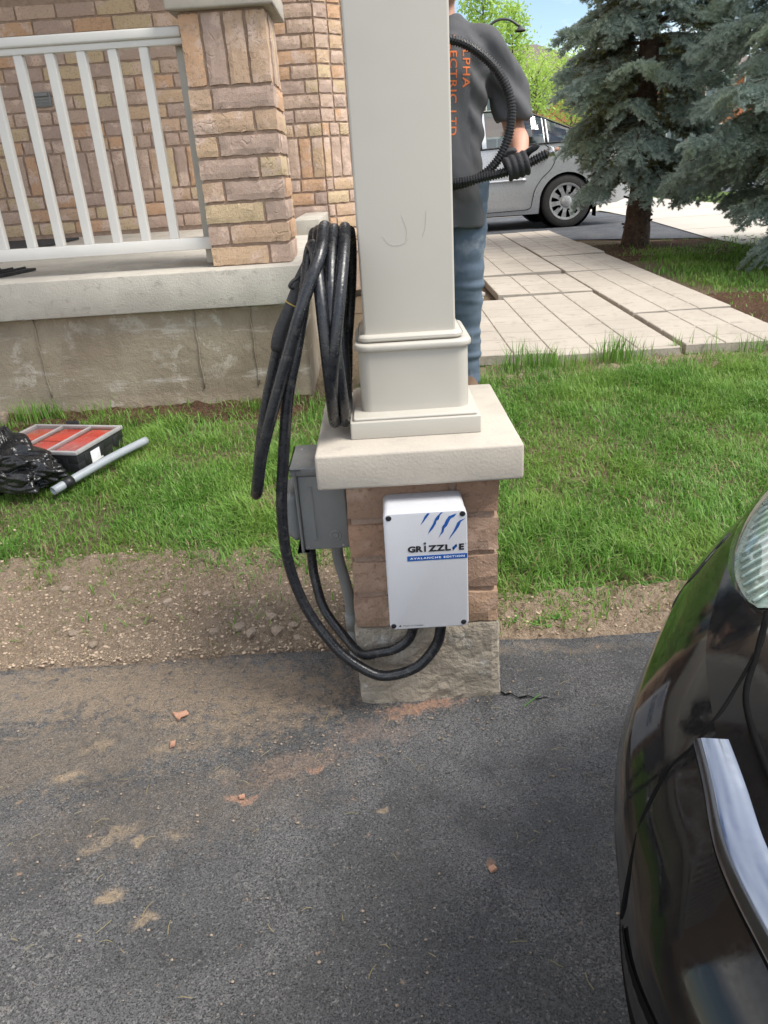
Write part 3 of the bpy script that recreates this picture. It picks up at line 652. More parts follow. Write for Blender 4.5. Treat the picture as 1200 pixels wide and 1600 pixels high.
for (x, z) in [(-.0705, .5105), (.0715, .5115), (-.0735, .267), (.0700, .268)]:
    s = lathe('screw', [(0, -.0012), (.0045, -.0012), (.0056, -.0004), (.0056, .003)], (x, CY, z), (0, 1, 0), M['ink_black'], lid, 20)
    MBx = MB(); MBx.box(x-.0022, x+.0022, CY-.0018, CY-.0011, z-.0005, z+.0005); MBx.box(x-.0005, x+.0005, CY-.0018, CY-.0011, z-.0022, z+.0022); MBx.build('slot', M['black_plastic'], lid)
def flat_poly(name, pts, y, mat_, parent, th=.0004):
    n = len(pts); V = [(x, y, z) for x, z in pts]+[(x, y+th, z) for x, z in pts]
    F = [tuple(range(n)), tuple(range(2*n-1, n-1, -1))]+[(i, (i+1) % n, n+(i+1) % n, n+i) for i in range(n)]
    bm = bmesh.new(); vv = [bm.verts.new(v) for v in V]
    for f in F: bm.faces.new([vv[i] for i in f])
    bmesh.ops.triangulate(bm, faces=[f for f in bm.faces if len(f.verts) > 4])
    return bm_obj(name, bm, mat_, parent)
PY = CY-.0005
for c in ([(.004, .5168), (.009, .5168), (.007, .514), (.002, .507), (-.004, .499), (-.01, .493), (-.005, .502), (-.001, .511)],
          [(.030, .517), (.034, .517), (.031, .514), (.025, .508), (.026, .503), (.021, .5), (.02, .494), (.014, .484), (.004, .473), (.008, .483), (.014, .493), (.019, .505), (.023, .51)],
          [(.06, .513), (.056, .507), (.048, .503), (.045, .496), (.041, .488), (.036, .483), (.034, .475), (.029, .47), (.024, .463), (.029, .474), (.0305, .476), (.033, .484), (.0325, .488), (.036, .492), (.04, .501), (.045, .508), (.053, .511)],
          [(.077, .502), (.072, .498), (.068, .495), (.065, .487), (.06, .479), (.054, .471), (.044, .458), (.048, .467), (.054, .477), (.058, .486), (.061, .493), (.066, .498)]):
    flat_poly('claw_mark', c, PY, M['ink_blue'], lid)
flat_poly('edition_band', [(-.0385, .4265), (.0795, .4265), (.0795, .4155), (-.0385, .4155)][::-1], PY, M['ink_blue'], lid)
flat_poly('bolt_mark', [(.0585, .4485), (.0505, .4405), (.0545, .4405), (.0515, .4335), (.0600, .4425), (.0560, .4425)], PY, M['ink_blue'], lid)
def text_mesh(s, width, height, bold=0.0, space=1.0):
    c = bpy.data.curves.new('lettering', 'FONT'); c.body = s; c.size = 1.0; c.offset = bold; c.space_character = space; c.fill_mode = 'FRONT'
    o = bpy.data.objects.new('lettering', c); col.objects.link(o)
    dg = bpy.context.evaluated_depsgraph_get(); me = bpy.data.meshes.new_from_object(o.evaluated_get(dg)); bpy.data.objects.remove(o)
    co = np.zeros(len(me.vertices)*3); me.vertices.foreach_get('co', co); co = co.reshape(-1, 3)
    mn, mx_ = co.min(0), co.max(0); co[:, 0] = (co[:, 0]-mn[0])/(mx_[0]-mn[0])*width
    co[:, 1] = (co[:, 1]-mn[1])/(mx_[1]-mn[1])*height; co[:, 2] = 0
    me.vertices.foreach_set('co', co.ravel()); me.update(); return me
def wall_text(name, s, x, z, width, height, mat_, parent, y=None, bold=.02, space=1.0):
    me = text_mesh(s, width, height, bold, space); me.materials.append(mat_)
    for v in me.vertices: v.co = Vector((x+v.co.x, (y or PY)-.0002, z+v.co.y))-wloc(parent)
    o = bpy.data.objects.new(name, me); col.objects.link(o); o.parent = parent; return o
wall_text('lettering', 'GR', -.0365, .4345, .0295, .0138, M['ink_black'], lid, bold=.05)
wall_text('lettering', 'I', -.0045, .4345, .0034, .0138, M['ink_black'], lid, bold=.05)
wall_text('lettering', 'ZZL', .0030, .4345, .0445, .0138, M['ink_black'], lid, bold=.05, space=1.15)
wall_text('lettering', 'E', .0635, .4345, .0098, .0138, M['ink_black'], lid, bold=.05)
lathe('dotted_i', [(.0008, -.0003), (.0024, -.0003), (.0024, .0004)], (-.0028, PY, .4528), (0, 1, 0), M['ink_black'], lid, 16)
wall_text('lettering', 'TM', .0752, .4470, .0028, .0014, M['ink_black'], lid, bold=.01)
wall_text('lettering', 'AVALANCHE EDITION', -.0330, .4190, .1070, .0044, M['ink_white'], lid, bold=.02, space=1.25, y=PY-.0004)
wall_text('lettering', 'Made in Canada', -.0540, .2650, .0410, .0036, M['ink_black'], lid, bold=.0)
flat_poly('leaf_mark', [(-.0600+.0024*(1 if k % 2 == 0 else .5)*math.sin(k*PI/5), .2668+.0024*(1 if k % 2 == 0 else .5)*math.cos(k*PI/5)) for k in range(10)], PY, M['ink_black'], lid)
for x in (-.031, .026):
    lathe('cable_gland', [(.0125, .0), (.0205, .0), (.0205, -.012), (.0185, -.014), (.0185, -.022), (.0140, -.030), (.0125, -.030)], (x, -.050, .2595), (0, 0, 1), M['black_plastic'], ch, 8)

# outlet box --------------------------------------------------------
ob = thing('outlet_box', (-.20, .14, .36), 'grey weatherproof outlet box with hinged cover on the side of the pillar', 'outlet box')
XB = -.1595
rbox('back_box', -.262, XB, .082, .225, .360, .535, .006, .003, M['grey_pvc'], ob)
bm = bbox_bm(-.314, -.2625, .094, .228, .372, .492, .020, 4); 
for v in bm.verts:
    if v.co.x < -.292: v.co.z = .432+(v.co.z-.432)*.86; v.co.y = .16+(v.co.y-.16)*.88
bm_obj('cover', bm, M['grey_pvc'], ob, smooth=True, angle=50)
rbox('cover_frame', -.2685, -.2618, .078, .232, .356, .552, .004, .001, M['grey_pvc'], ob)
rbox('hood', -.276, XB+.001, .080, .232, .5355, .556, .006, .004, M['grey_pvc'], ob)
MB().box(-.240, -.232, .0795, .0822, .385, .512).build('rib', M['grey_pvc'], ob)
lathe('knockout', [(.0085, -.0012), (.0115, -.0016), (.013, 0), (.013, .002)], (-.190, .0815, .393), (0, 1, 0), M['grey_pvc'], ob, 24)
lathe('knockout', [(.0, -.0008), (.006, -.0012), (.0072, 0), (.0072, .002)], (-.190, .0815, .393), (0, 1, 0), M['grey_pvc'], ob, 24)
for y in (.108, .20): lathe('screw', [(0, .0016), (.003, .0016), (.0036, 0), (.0036, -.002)], (-.258, y, .5558), (0, 0, 1), M['steel'], ob, 10)
for (x, z) in ((-.252, .368), (-.175, .368), (-.175, .520)): lathe('screw', [(0, -.0012), (.0022, -.0012), (.0028, .0003), (.0028, .002)], (x, .0822, z), (0, 1, 0), M['steel'], ob, 10)
cdt = thing('conduit_pipe', (-.176, .15, -.02), 'grey rigid conduit dropping from the outlet box into the soil', 'conduit')
lathe('adapter', [(.017, 0), (.019, -.002), (.019, -.022), (.0165, -.026)], (-.196, .15, .3595), (0, 0, 1), M['grey_pvc'], cdt, 20)
tube('pipe', catmull([(-.196, .15, .352), (-.195, .15, .30), (-.184, .15, .235), (-.177, .15, .17), (-.176, .15, .10), (-.176, .15, -.02)], 6), .0135, M['grey_pvc'], cdt, 16)
tube('pipe_coupling', [(-.1765, .15, .150), (-.176, .15, .105)], .0165, M['grey_pvc'], cdt, 16)

# cables ------------------------------------------------------------
pc = thing('power_cable', (-.255, .12, .15), 'black power cable looping from the outlet box to the charger bottom', 'cable')
tube('jacket', catmull([(-.252, .115, .372), (-.252, .112, .33), (-.249, .10, .28), (-.232, .072, .212), (-.19, .03, .165), (-.15, -.022, .148), (-.112, -.043, .163), (-.073, -.050, .176), (-.045, -.051, .198), (-.032, -.050, .230), (-.031, -.050, .262)], 8), .0108, M['rubber'], pc, 14)
cc_ = thing('charging_cable', (-.17, .2, .64), 'long black charging cable coiled beside the post and plugged into the charger', 'cable')
down = [(.026, -.050, .262), (.026, -.052, .225), (.013, -.056, .180), (-.031, -.060, .131), (-.102, -.058, .112), (-.157, -.050, .137), (-.208, -.035, .184), (-.262, -.012, .272), (-.289, .0, .380), (-.289, .0, .493), (-.273, .0, .604), (-.249, .0, .734), (-.225, .005, .818), (-.203, .03, .905), (-.189, .10, .985)]
coil = []
turns = 6
for i in range(turns*10+1):
    t = i/10; a = PI/2-2*PI*t      # starts at the top, runs over the back
    f = t/turns
    wob = .010*math.sin(t*2.3+1)+.006*math.sin(t*7.1)
    xt = -.186+f*.075+.004*math.sin(t*9)                                   # tops spread along x
    xb = -.176+.035*abs(((t*1.7) % 2)-1)                # bottoms bunch together
    s = (1+math.sin(a))/2; x = xt*s+xb*(1-s)
    zr = .172+.014*math.sin(t*3.1); yr = .118+.026*math.sin(t*2.6+.5)
    z = .836+zr*math.sin(a)+(.010 if s > .5 else 0); y = .150-yr*math.cos(a)-.05*(1-s)
    coil.append((x+wob*.15*s, y, max(z, .6266+.0115)))
coil = [p for p in coil]
tube('coiled_length', catmull(down+coil[1:], 5), .0116, M['rubber'], cc_, 14)
loop = [(-.159, .20, 1.022), (-.160, .11, 1.024), (-.166, .035, .985), (-.200, -.004, .91), (-.232, -.012, .831), (-.275, -.014, .723), (-.311, -.012, .625), (-.332, .004, .548), (-.343, .035, .522), (-.344, .075, .535), (-.333, .10, .60), (-.312, .105, .683), (-.282, .105, .775), (-.262, .105, .835)]
tube('hanging_loop', catmull(loop, 8), .0116, M['rubber'], cc_, 14)
slv = catmull([(-.272, .105, .800), (-.260, .105, .838), (-.229, .107, .893), (-.206, .11, .940), (-.189, .125, .980), (-.183, .17, 1.012), (-.184, .23, 1.005)], 6)
tube('heat_shrink', slv[:22], np.concatenate([[.0135, .0165], np.full(16, .0165), [.0155, .0145, .0135, .0125]]), M['rubber_matte'], cc_, 14)
tube('hanging_end', slv[18:], .0115, M['rubber'], cc_, 14)
p0 = np.array((-.231, .107, .889)); d0 = np.array((.031, .002, .055)); d0 /= np.linalg.norm(d0)
tube('tape_ring', [p0-d0*.0012, p0+d0*.0012], .0172, M['yellow'], cc_, 18)
MB().tube(catmull([(-.203, .095, .945), (-.222, .085, .938), (-.232, .08, .928), (-.226, .085, .922)], 4), .0035, 8).build('tie_end', M['rubber_matte'], cc_, True)

# ------------------------------------------------------------------ porch
por = thing('porch', (-1.6, 2.03, .1), 'concrete porch slab on a weathered poured foundation wall', 'porch')
def weathered_wall(x0, x1, y, z0, z1, nx_, nz_):
    V = []; F = []
    for k in range(nz_+1):
        for i in range(nx_+1):
            x = x0+(x1-x0)*i/nx_; z = z0+(z1-z0)*k/nz_
            V.append((x, y-.005*nz3(x*3, z*5)-.0015*nz3(x*14, z*14)-(.012*max(0, 1-(z-.15)/.08) if z < .23 else 0), z))
    for k in range(nz_):
        for i in range(nx_): a = k*(nx_+1)+i; F.append((a, a+1, a+nx_+2, a+nx_+1))
    o = len(V); V += [(x0, y+2.4, z0), (x1, y+2.4, z0), (x1, y+2.4, z1), (x0, y+2.4, z1)]
    F += [tuple([nx_+(nx_+1)*k for k in range(nz_+1)][::1]+[o+2, o+1]), tuple([(nx_+1)*k for k in range(nz_+1)][::-1]+[o, o+3])]
    return V, F
part('foundation_wall', *weathered_wall(-3.6, -.402, 2.03, .10, .616, 160, 40), M['foundation'], por, smooth=True)
for i, x in enumerate((-1.62, -.90, -.645)):
    zt = .612; pth = [(x+.003*math.sin(k*1.7+i), 2.0255, zt-.36*k/9) for k in range(10)]
    tube('form_seam', pth, .0032, M['foundation'], por, 6)
bm = bbox_bm(-3.6, -.395, 1.985, 4.62, .6165, .776)
for v in bm.verts:
    if v.co.z > .7 and v.co.y > 3: v.co.z += .048
bmesh.ops.bevel(bm, geom=list(bm.edges), offset=.006, segments=2, affect='EDGES', profile=.5)
bm_obj('slab', bm, M['concrete'], por, smooth=True, angle=35)
box('kerb_block', -.565, -.397, 3.45, 4.45, .79, .888, M['concrete'], por, bev=.006)

# porch column
colm = thing('brick_column', (-.6185, 2.28, .776), 'tall tan brick column with a soldier course standing on the porch slab', 'column')
X0, X1, Y0, Y1, Z0 = -.794, -.441, 2.10, 2.453, .777
MB().box(X0+.009, X1-.009, Y0+.009, Y1-.009, Z0, 1.742).build('mortar_core', M['mortar'], colm)
CR = .0875
for i in range(8): pinwheel(colm, X0, X1, Y0, Y1, Z0+.004+i*CR, CR-.009, (i+1) % 2, .09, M['brick'])
zs = Z0+.004+8*CR; SH = .253; sw = (X1-X0)/4
for k in range(4):
    brick(colm, (X0+sw*(k+.5), Y0+.04, zs+SH/2), sw-.008, .08, SH, M['brick']); brick(colm, (X0+sw*(k+.5), Y1-.04, zs+SH/2), sw-.008, .08, SH, M['brick'])
for k in range(3):
    yy = Y0+.088+(Y1-Y0-.176)*(k+.5)/3
    for x in (X0+.04, X1-.04): brick(colm, (x, yy, zs+SH/2), (Y1-Y0-.176)/3-.008, .08, SH, M['brick'], PI/2)
rbox('capstone', X0-.035, X1+.035, Y0-.035, Y1+.035, 1.742, 1.82, .004, .008, M['capstone'], colm)
pp = thing('porch_post', (-.6185, 2.28, 1.82), 'cream square post rising from the brick column', 'post')
rbox('plinth', X0+.03, X1-.03, Y0+.03, Y1-.03, 1.8205, 1.87, .006, .003, M['vinyl'], pp)
rbox('shaft', X0+.08, X1-.08, Y0+.08, Y1-.08, 1.8695, 3.698, .006, 0, M['vinyl'], pp)

# railing
rail = thing('porch_railing', (-2.0, 2.17, .78), 'white metal porch railing with square balusters', 'railing')
bm = bbox_bm(-3.5, X0-.002, 2.135, 2.205, 1.664, 1.702, .008, 3); bm_obj('top_rail', bm, M['white'], rail, smooth=True, angle=40)
box('rail_channel', -3.5, X0-.002, 2.148, 2.192, 1.640, 1.6645, M['white'], rail, bev=.003)
box('bottom_rail', -3.5, X0-.002, 2.146, 2.194, .853, .904, M['white'], rail, bev=.004)
for k in range(21):
    x = -.960-.1285*k
    box('baluster', x-.0185, x+.0185, 2.152, 2.188, .9035, 1.6405, M['white'], rail, bev=.0025, seg=1)
box('end_post', X0-.045, X0-.003, 2.20, 2.242, .79, 1.70, M['beige'], rail, bev=.003)
for x in (-1.9, -2.9): box('foot_block', x-.02, x+.02, 2.15, 2.19, .782, .8535, M['white'], rail)

# mats
def mat_slab(name, quad, z, th, label):
    V = [(x, y, z+.0005+.0185*(max(0, y-1.985)/1)) for x, y in quad]+[(x, y, z+th+.0185*max(0, y-1.985)) for x, y in quad]
    o = part(name, V, [(0, 3, 2, 1), (4, 5, 6, 7), (0, 1, 5, 4), (1, 2, 6, 5), (2, 3, 7, 6), (3, 0, 4, 7)], M['mat'], origin=(*quad[0], z)); return tag(o, label, 'mat')
mat_slab('door_mat', [(-2.95, 3.60), (-2.22, 3.55), (-2.16, 4.25), (-2.9, 4.35)], .778, .014, 'flat black door mat lying by the brick wall')
m2 = mat_slab('ribbed_mat', [(-2.35, 2.26), (-1.80, 2.21), (-1.73, 2.40), (-1.88, 2.62), (-2.4, 2.68)][:1]+[(-1.80, 2.21), (-1.72, 2.42), (-2.4, 2.60)], .778, .012, 'ribbed black rubber mat lying under the railing')
mbx = MB()
for k in range(9):
    f = k/8; x = -1.83-.5*f; mbx.tube([(x, 2.225+.05*f, .798), (x+.05, 2.44+.02*f, .802)], .005, 6)
mbx.build('mat_rib', M['mat'], m2)

# house wall with bricks --------------------------------------------
hw = thing('house_wall', (-1.8, 4.52, .82), 'tan brick house wall with a soldier course behind the porch railing', 'wall')
WY = 4.50
MB().box(-3.6, -.400, WY+.009, WY+.12, .30, 2.6).build('mortar_core', M['mortar'], hw)
def course(parent, z, H, L, xstart, xend, place_fn):
    x = xend
    while x > xstart:
        l = L if x-L > xstart else x-xstart
        if l > .05: place_fn(x-l/2, z+H/2, l-.010, H)
        x -= L
BL, CRW = .267, .0889
zrow = .851; kinds = ['r', 'r', 'r', 's', 'h']+['r']*9
def wall_rows(pf, xs, xe):
    z = zrow
    for i, k in enumerate(kinds):
        if k == 's': course(hw, z, .257, .0889, xs, xe, pf); z += .267
        elif k == 'h': course(hw, z, .079, .0889+.012, xs, xe, pf); z += CRW
        else:
            off = [0, -BL*.36, -BL*.7][i % 3]
            if off: pf(xe+off/2, z+.079/2, -off-.010, .079)
            course(hw, z, .079, BL, xs, xe+off, pf); z += CRW
wall_rows(lambda xc, zc, l, H: brick(hw, (xc, WY+.045+random.uniform(-.002, .002), zc), l, .09, H, M['brick']), -3.3, -.392)
# chamfered return facing the path
ang = R(40); ca, sa = math.cos(ang), math.sin(ang); ox, oy = -.392, WY
ux, uy = ca, sa; nx_, ny_ = -sa, ca
def cham(xc, zc, l, H):
    s = xc; brick(hw, (ox+ux*s+nx_*.045, oy+uy*s+ny_*.045, zc), l, .09, H, M['brick'], ang)
V = [(ox+ux*s+nx_*d, oy+uy*s+ny_*d, z) for z in (.3, 2.6) for s, d in ((.004, .009), (.60, .009), (.60, .12), (.004, .12))]
part('mortar_core', V, [(0, 3, 2, 1), (4, 5, 6, 7), (0, 1, 5, 4), (1, 2, 6, 5), (2, 3, 7, 6), (3, 0, 4, 7)], M['mortar'], hw)
z = zrow
zl = .851-3*CRW
for i in range(3): course(hw, zl+i*CRW, .079, BL, .0, .60-(i % 2)*.13, cham)
for i, k in enumerate(kinds):
    if k == 's': course(hw, z, .257, .0889, .0, .60, cham); z += .267
    elif k == 'h': course(hw, z, .079, .0889, .0, .60, cham); z += CRW
    elif i < 3: course(hw, z, .079, BL, .0, .60-(i % 2)*.13, cham); z += CRW
    else: course(hw, z, .079, .12, .0, .60, cham); z += CRW
# what the porch belongs to: upper wall, garage front, porch roof (all above or left of the picture)
hs = thing('house', (-4.5, 6.5, .1), 'tan brick house with garage and porch roof behind the railing', 'house')
MB().box(-9, -.62, 4.63, 11, .1, 6.2).build('wall', M['farwall'], hs)
MB().box(-14, -7.9, -5.6, 1.0, -.05, 3.2).build('garage_wall', M['farwall'], hs)
MB().box(-7.9, -7.86, -4.6, -.6, .0, 2.3).build('garage_door', M['white'], hs)
rf = MB(); rf.box(-3.9, .16, .02, 4.62, 3.7, 3.95); rf.build('porch_roof', M['vinyl'], hs)
vp = thing('wall_vent', (-2.296, WY, 1.67), 'small grey vent cover on the brick wall behind the railing', 'vent')
box('vent_plate', -2.36, -2.235, WY-.018, WY-.003, 1.672, 1.762, M['grey_pvc'], vp, bev=.004)
box('vent_hood', -2.35, -2.245, WY-.035, WY-.018, 1.735, 1.757, M['grey_pvc'], vp, bev=.003)
for k in range(3): box('vent_slat', -2.345, -2.25, WY-.024, WY-.0175, 1.682+k*.018, 1.690+k*.018, M['grey_pvc'], vp)

# ------------------------------------------------------------------ concrete path of stamped slabs
rs = random.Random(4)
def slab(x0, x1, y0, y1, dz, tilt=(0, 0), sk=(0, 0)):
    zc = g((y0+y1)/2)+.055+dz; sl = (g(y1)-g(y0))/(y1-y0)*.9; p = thing('path_slab', ((x0+x1)/2, (y0+y1)/2, zc-.05), 'beige stamped concrete paving slab of the garden path', 'paving slab', 'slabs of the garden path')
    mb = MB(); th = .05
    def zz(x, y): return zc+sl*(y-(y0+y1)/2)+tilt[0]*(x-(x0+x1)/2)+tilt[1]*(y-(y0+y1)/2)
    def blk(a, b, c, d, t, bt, bev=.004):
        # top inset gives each moulded pad a soft edge
        V = [(a, c, zz(a, c)+bt), (b, c, zz(b, c)+bt), (b, d, zz(b, d)+bt), (a, d, zz(a, d)+bt)]
        V += [(a, c, zz(a, c)+t-bev), (b, c, zz(b, c)+t-bev), (b, d, zz(b, d)+t-bev), (a, d, zz(a, d)+t-bev)]
        V += [(a+bev, c+bev, zz(a, c)+t), (b-bev, c+bev, zz(b, c)+t), (b-bev, d-bev, zz(b, d)+t), (a+bev, d-bev, zz(a, d)+t)]
        V = [(x+sk[0]*(y-y0), y+sk[1]*(x-x0), z) for x, y, z in V]
        F = [(3, 2, 1, 0), (8, 9, 10, 11)]+[(i, (i+1) % 4, 4+(i+1) % 4, 4+i) for i in range(4)]+[(4+i, 4+(i+1) % 4, 8+(i+1) % 4, 8+i) for i in range(4)]
        mb.add(V, F)
    blk(x0, x1, y0, y1, -.006, -th)
    part('base', mb.v, mb.f, M['path'], p); mb2 = mb; mb.v, mb.f = [], []
    nc = max(2, round((x1-x0)/.2)); cw = (x1-x0)/nc
    for i in range(nc):
        a, b = x0+i*cw, x0+(i+1)*cw; y = y0-rs.uniform(.02, .20)
        k = 0
        while y < y1:
            c, d = max(y, y0), min(y+.225, y1)
            if d-c > .03: blk(a+.002 if i else a, b-.002 if i < nc-1 else b, c+(.008 if c > y0 else 0), d-(.008 if d < y1 else 0), .0, -.008)
            y += .225
    tag(part('stamped_pattern', mb.v, mb.f, M['path'], p), kind='stuff')
rs = random.Random(4)
for y0, y1 in [(2.34, 3.17), (3.185, 4.90), (4.915, 5.86), (5.88, 6.76), (6.78, 7.70), (7.72, 8.28)]:
    slab(1.462, 2.05, y0, y1, rs.uniform(-.004, .018), (rs.uniform(-.012, .012), 0))
slab(.806, 1.438, 2.335, 4.02, -.008, (.004, .0)); slab(.780, 1.448, 4.04, 4.88, .004, (-.01, 0)); slab(.20, .792, 2.335, 3.86, .010, (-.02, 0)); slab(.74, 1.435, 4.95, 6.60, .012, (.008, 0)); slab(.82, 1.445, 6.62, 8.20, .002); slab(.10, .72, 4.90, 6.55, .0); slab(.10, .79, 6.58, 8.2, .005)
for i, (x, y, s) in enumerate([(.66, 4.2, .04), (.60, 4.05, .035), (.70, 4.38, .04), (.55, 4.3, .045), (.64, 4.5, .035), (.52, 4.12, .03), (.70, 4.02, .03)]):
    me = mesh_from('stone', [p*s for p in rocks[i % 6][0]], rocks[i % 6][1]); tag(place('stone', me, M['pale_stone'], loc=(x, y, g(y)+s*.4), rot=(0, 0, i)), 'pale stone filling the gap in the path', 'stone', 'stones in the path gap')

# neighbour's driveway, sidewalk, road, far ground
def sheet(name, pts, mat_, off):
    bm = bmesh.new(); bm.faces.new([bm.verts.new((x, y, 0)) for x, y in pts])
    for yb in (2, 3, 9): bmesh.ops.bisect_plane(bm, geom=list(bm.verts)+list(bm.edges)+list(bm.faces), plane_co=(0, yb, 0), plane_no=(0, 1, 0))
    for v in bm.verts: v.co.z = g(v.co.y)+off
    o = bm_obj(name, bm, mat_); 
    if o.data.polygons[0].normal.z < 0: o.data.flip_normals()
    return tag(o, kind='structure')
sheet('neighbour_driveway', [(-6, 7.6), (1.2, 7.7), (2.1, 7.55), (3.35, 6.95), (3.52, 6.9), (3.62, 11.2), (3.55, 11.8), (-6, 11.9)], M['asphalt_far'], .012)
sheet('sidewalk', [(3.50, 5.6), (3.42, 6.82), (3.66, 11.3), (3.66, 60), (5.6, 60), (5.6, -2), (4.6, -2)], M['sidewalk'], .020)
sheet('apron', [(-6, 11.9), (3.66, 11.8), (3.66, 13.2), (-6, 13.4)], M['sidewalk'], .016)
sheet('lawn_left', [(-30, 4.0), (.02, 4.0), (.02, 7.6), (-6, 7.55), (-6, 13.4), (-30, 13.4)], M['soil'], .004)
sheet('lawn_far', [(-30, 13.4), (3.66, 13.2), (3.66, 60), (-30, 60)], M['field'], .006)
sheet('front_lawn', [(4.4, -20), (5.6, -20), (5.6, 60), (3.66, 60), (3.66, 12), (3.6, 6.8), (3.5, 5.6)], M['field'], .007)
sheet('field', [(16, -200), (600, -200), (600, 800), (-600, 800), (-600, 60), (16, 60)], M['field'], .005)
sheet('boulevard', [(5.6, -10), (7.4, -10), (7.4, 70), (5.6, 70)], M['field'], .009)
sheet('road', [(7.4, -60), (16, -60), (16, 200), (7.4, 200)], M['asphalt_far'], .006)
for k in range(8):
    y = 6.2+1.55*k; MB().box(3.5, 5.6, y-.006, y+.006, g(y)+.0195, g(y)+.0212).build('sidewalk_joint', M['mortar'], bpy.data.objects['sidewalk'])
Ee = pick(9000, 2.5, 3.66, 11.9, 16, lambda x, y: (y > 13.3)*1.0)
lawn('lawn_grass', [blades(Ee, .06, .12, .02, .6, 14)], M['grass'], 'strip of green lawn beyond the parked silver car', 'grass')

# ------------------------------------------------------------------ loose things on the lawn
tb = thing('tool_case', (-1.41, 1.50, .122), 'black parts organizer case with clear lid and red bins on the grass', 'tool case')
Rz = Matrix.Rotation(R(-14), 4, 'Z')
def case_part(name, x0, x1, y0, y1, z0, z1, mat_, bev, parent=None, smooth=True):
    bm = bbox_bm(x0, x1, y0, y1, z0, z1, bev, 2); bmesh.ops.transform(bm, matrix=Matrix.Translation((-1.41, 1.50, .122)) @ Rz, verts=bm.verts)
    return bm_obj(name, bm, mat_, parent or tb, smooth=smooth, angle=35)
base = case_part('case_base', -.205, .205, -.160, .160, 0, .062, M['black_plastic'], .010)
for (a, b, c, d) in [(-.205, .205, -.16, -.152), (-.205, .205, .152, .16), (-.205, -.197, -.152, .152), (.197, .205, -.152, .152)]: case_part('base_rim', a, b, c, d, .05, .0832, M['black_plastic'], .001)
for i in range(4):
    x = -.15+i*.1; case_part('base_rib', x-.012, x+.012, -.163, -.158, .006, .074, M['black_plastic'], .002)
for i in range(3):
    y = -.10+i*.1; case_part('base_rib', .2035, .2085, y-.014, y+.014, .030, .074, M['black_plastic'], .002)
lidc = case_part('clear_lid', -.194, .194, -.149, .149, .0945, .0985, M['clear'], .0015)
for (a, b, c, d) in [(-.21, .21, -.165, -.150), (-.21, .21, .150, .165), (-.21, -.195, -.15, .15), (.195, .21, -.15, .15), (-.072, -.064, -.15, .15), (.064, .072, -.15, .15)]:
    case_part('lid_rim', a, b, c, d, .0855, .1005, M['rim'], .003, lidc)
for i, (a, b) in enumerate([(-.193, -.074), (-.062, .062), (.074, .193)]):
    for (c, d) in ([(-.148, .148)] if i == 2 else [(-.148, -.01), (.002, .148)]):
        case_part('bin', a, b, c, d, .05, .0852, M['red'], .004)
case_part('label_sticker', .2052, .2060, -.075, .0, .022, .070, M['paper'], 0, smooth=False)
case_part('latch', -.06, .0, .1655, .175, .05, .115, M['black_plastic'], .004); case_part('latch', -.07, .07, -.185, -.166, .06, .09, M['clear'], .005)
# crumpled bin bag
bm = bmesh.new(); bmesh.ops.create_icosphere(bm, subdivisions=6, radius=1.0)
for v in bm.verts:
    d = v.co.normalized(); p = d*2.3
    a = mnoise.noise(p*.8+Vector((3, 1, 7))); ab_ = lambda k, o: abs(mnoise.noise(d*k+Vector((o, 5, 1))))
    r = .95+.25*a+.36*ab_(1.9, 2)+.13*ab_(4.3, 7)+.02*ab_(8.5, 11)
    v.co = Vector((d.x*r*.30, d.y*r*.135, d.z*r*.15)); v.co.z = max(v.co.z, -.075)
    if v.co.x > .12: v.co.z *= .72
bmesh.ops.transform(bm, matrix=Matrix.Translation((-1.585, 1.29, .185)) @ Matrix.Rotation(R(-24), 4, 'Z'), verts=bm.verts)
bag = bm_obj('bin_bag', bm, M['bag'], smooth=True, origin=(-1.56, 1.31, .11)); tag(bag, 'crumpled black plastic bin bag slumped against the tool case', 'bag')
pv = thing('loose_pipe', (-1.17, 1.35, .12), 'length of light grey pipe lying on the grass by the tool case', 'pipe')
pth = catmull([(-1.295, 1.135, .130), (-1.22, 1.25, .150), (-1.14, 1.39, .165), (-1.06, 1.545, .170)], 8)
Vt, Ft = tube_geo(pth, .0160, 18, caps=False); Vi, Fi = tube_geo(pth, .0132, 18, caps=False); mb = MB(); mb.add(Vt, Ft); mb.add(Vi, [f[::-1] for f in Fi])
n_ = len(pth); o2 = len(Vt)
for e, s in ((0, 1), ((n_-1)*18, -1)):
    for k in range(18): q = (e+k, e+(k+1) % 18, o2+e+(k+1) % 18, o2+e+k); mb.f.append(q if s < 0 else q[::-1])
mb.build('pipe', M['grey_pipe'], pv, True)
dv = np.array(pth[3])-np.array(pth[0]); dv /= np.linalg.norm(dv)
tube('end_plug', [pth[3]-dv*.002, pth[3]+dv*.035], .0195, M['black_plastic'], pv, 18)

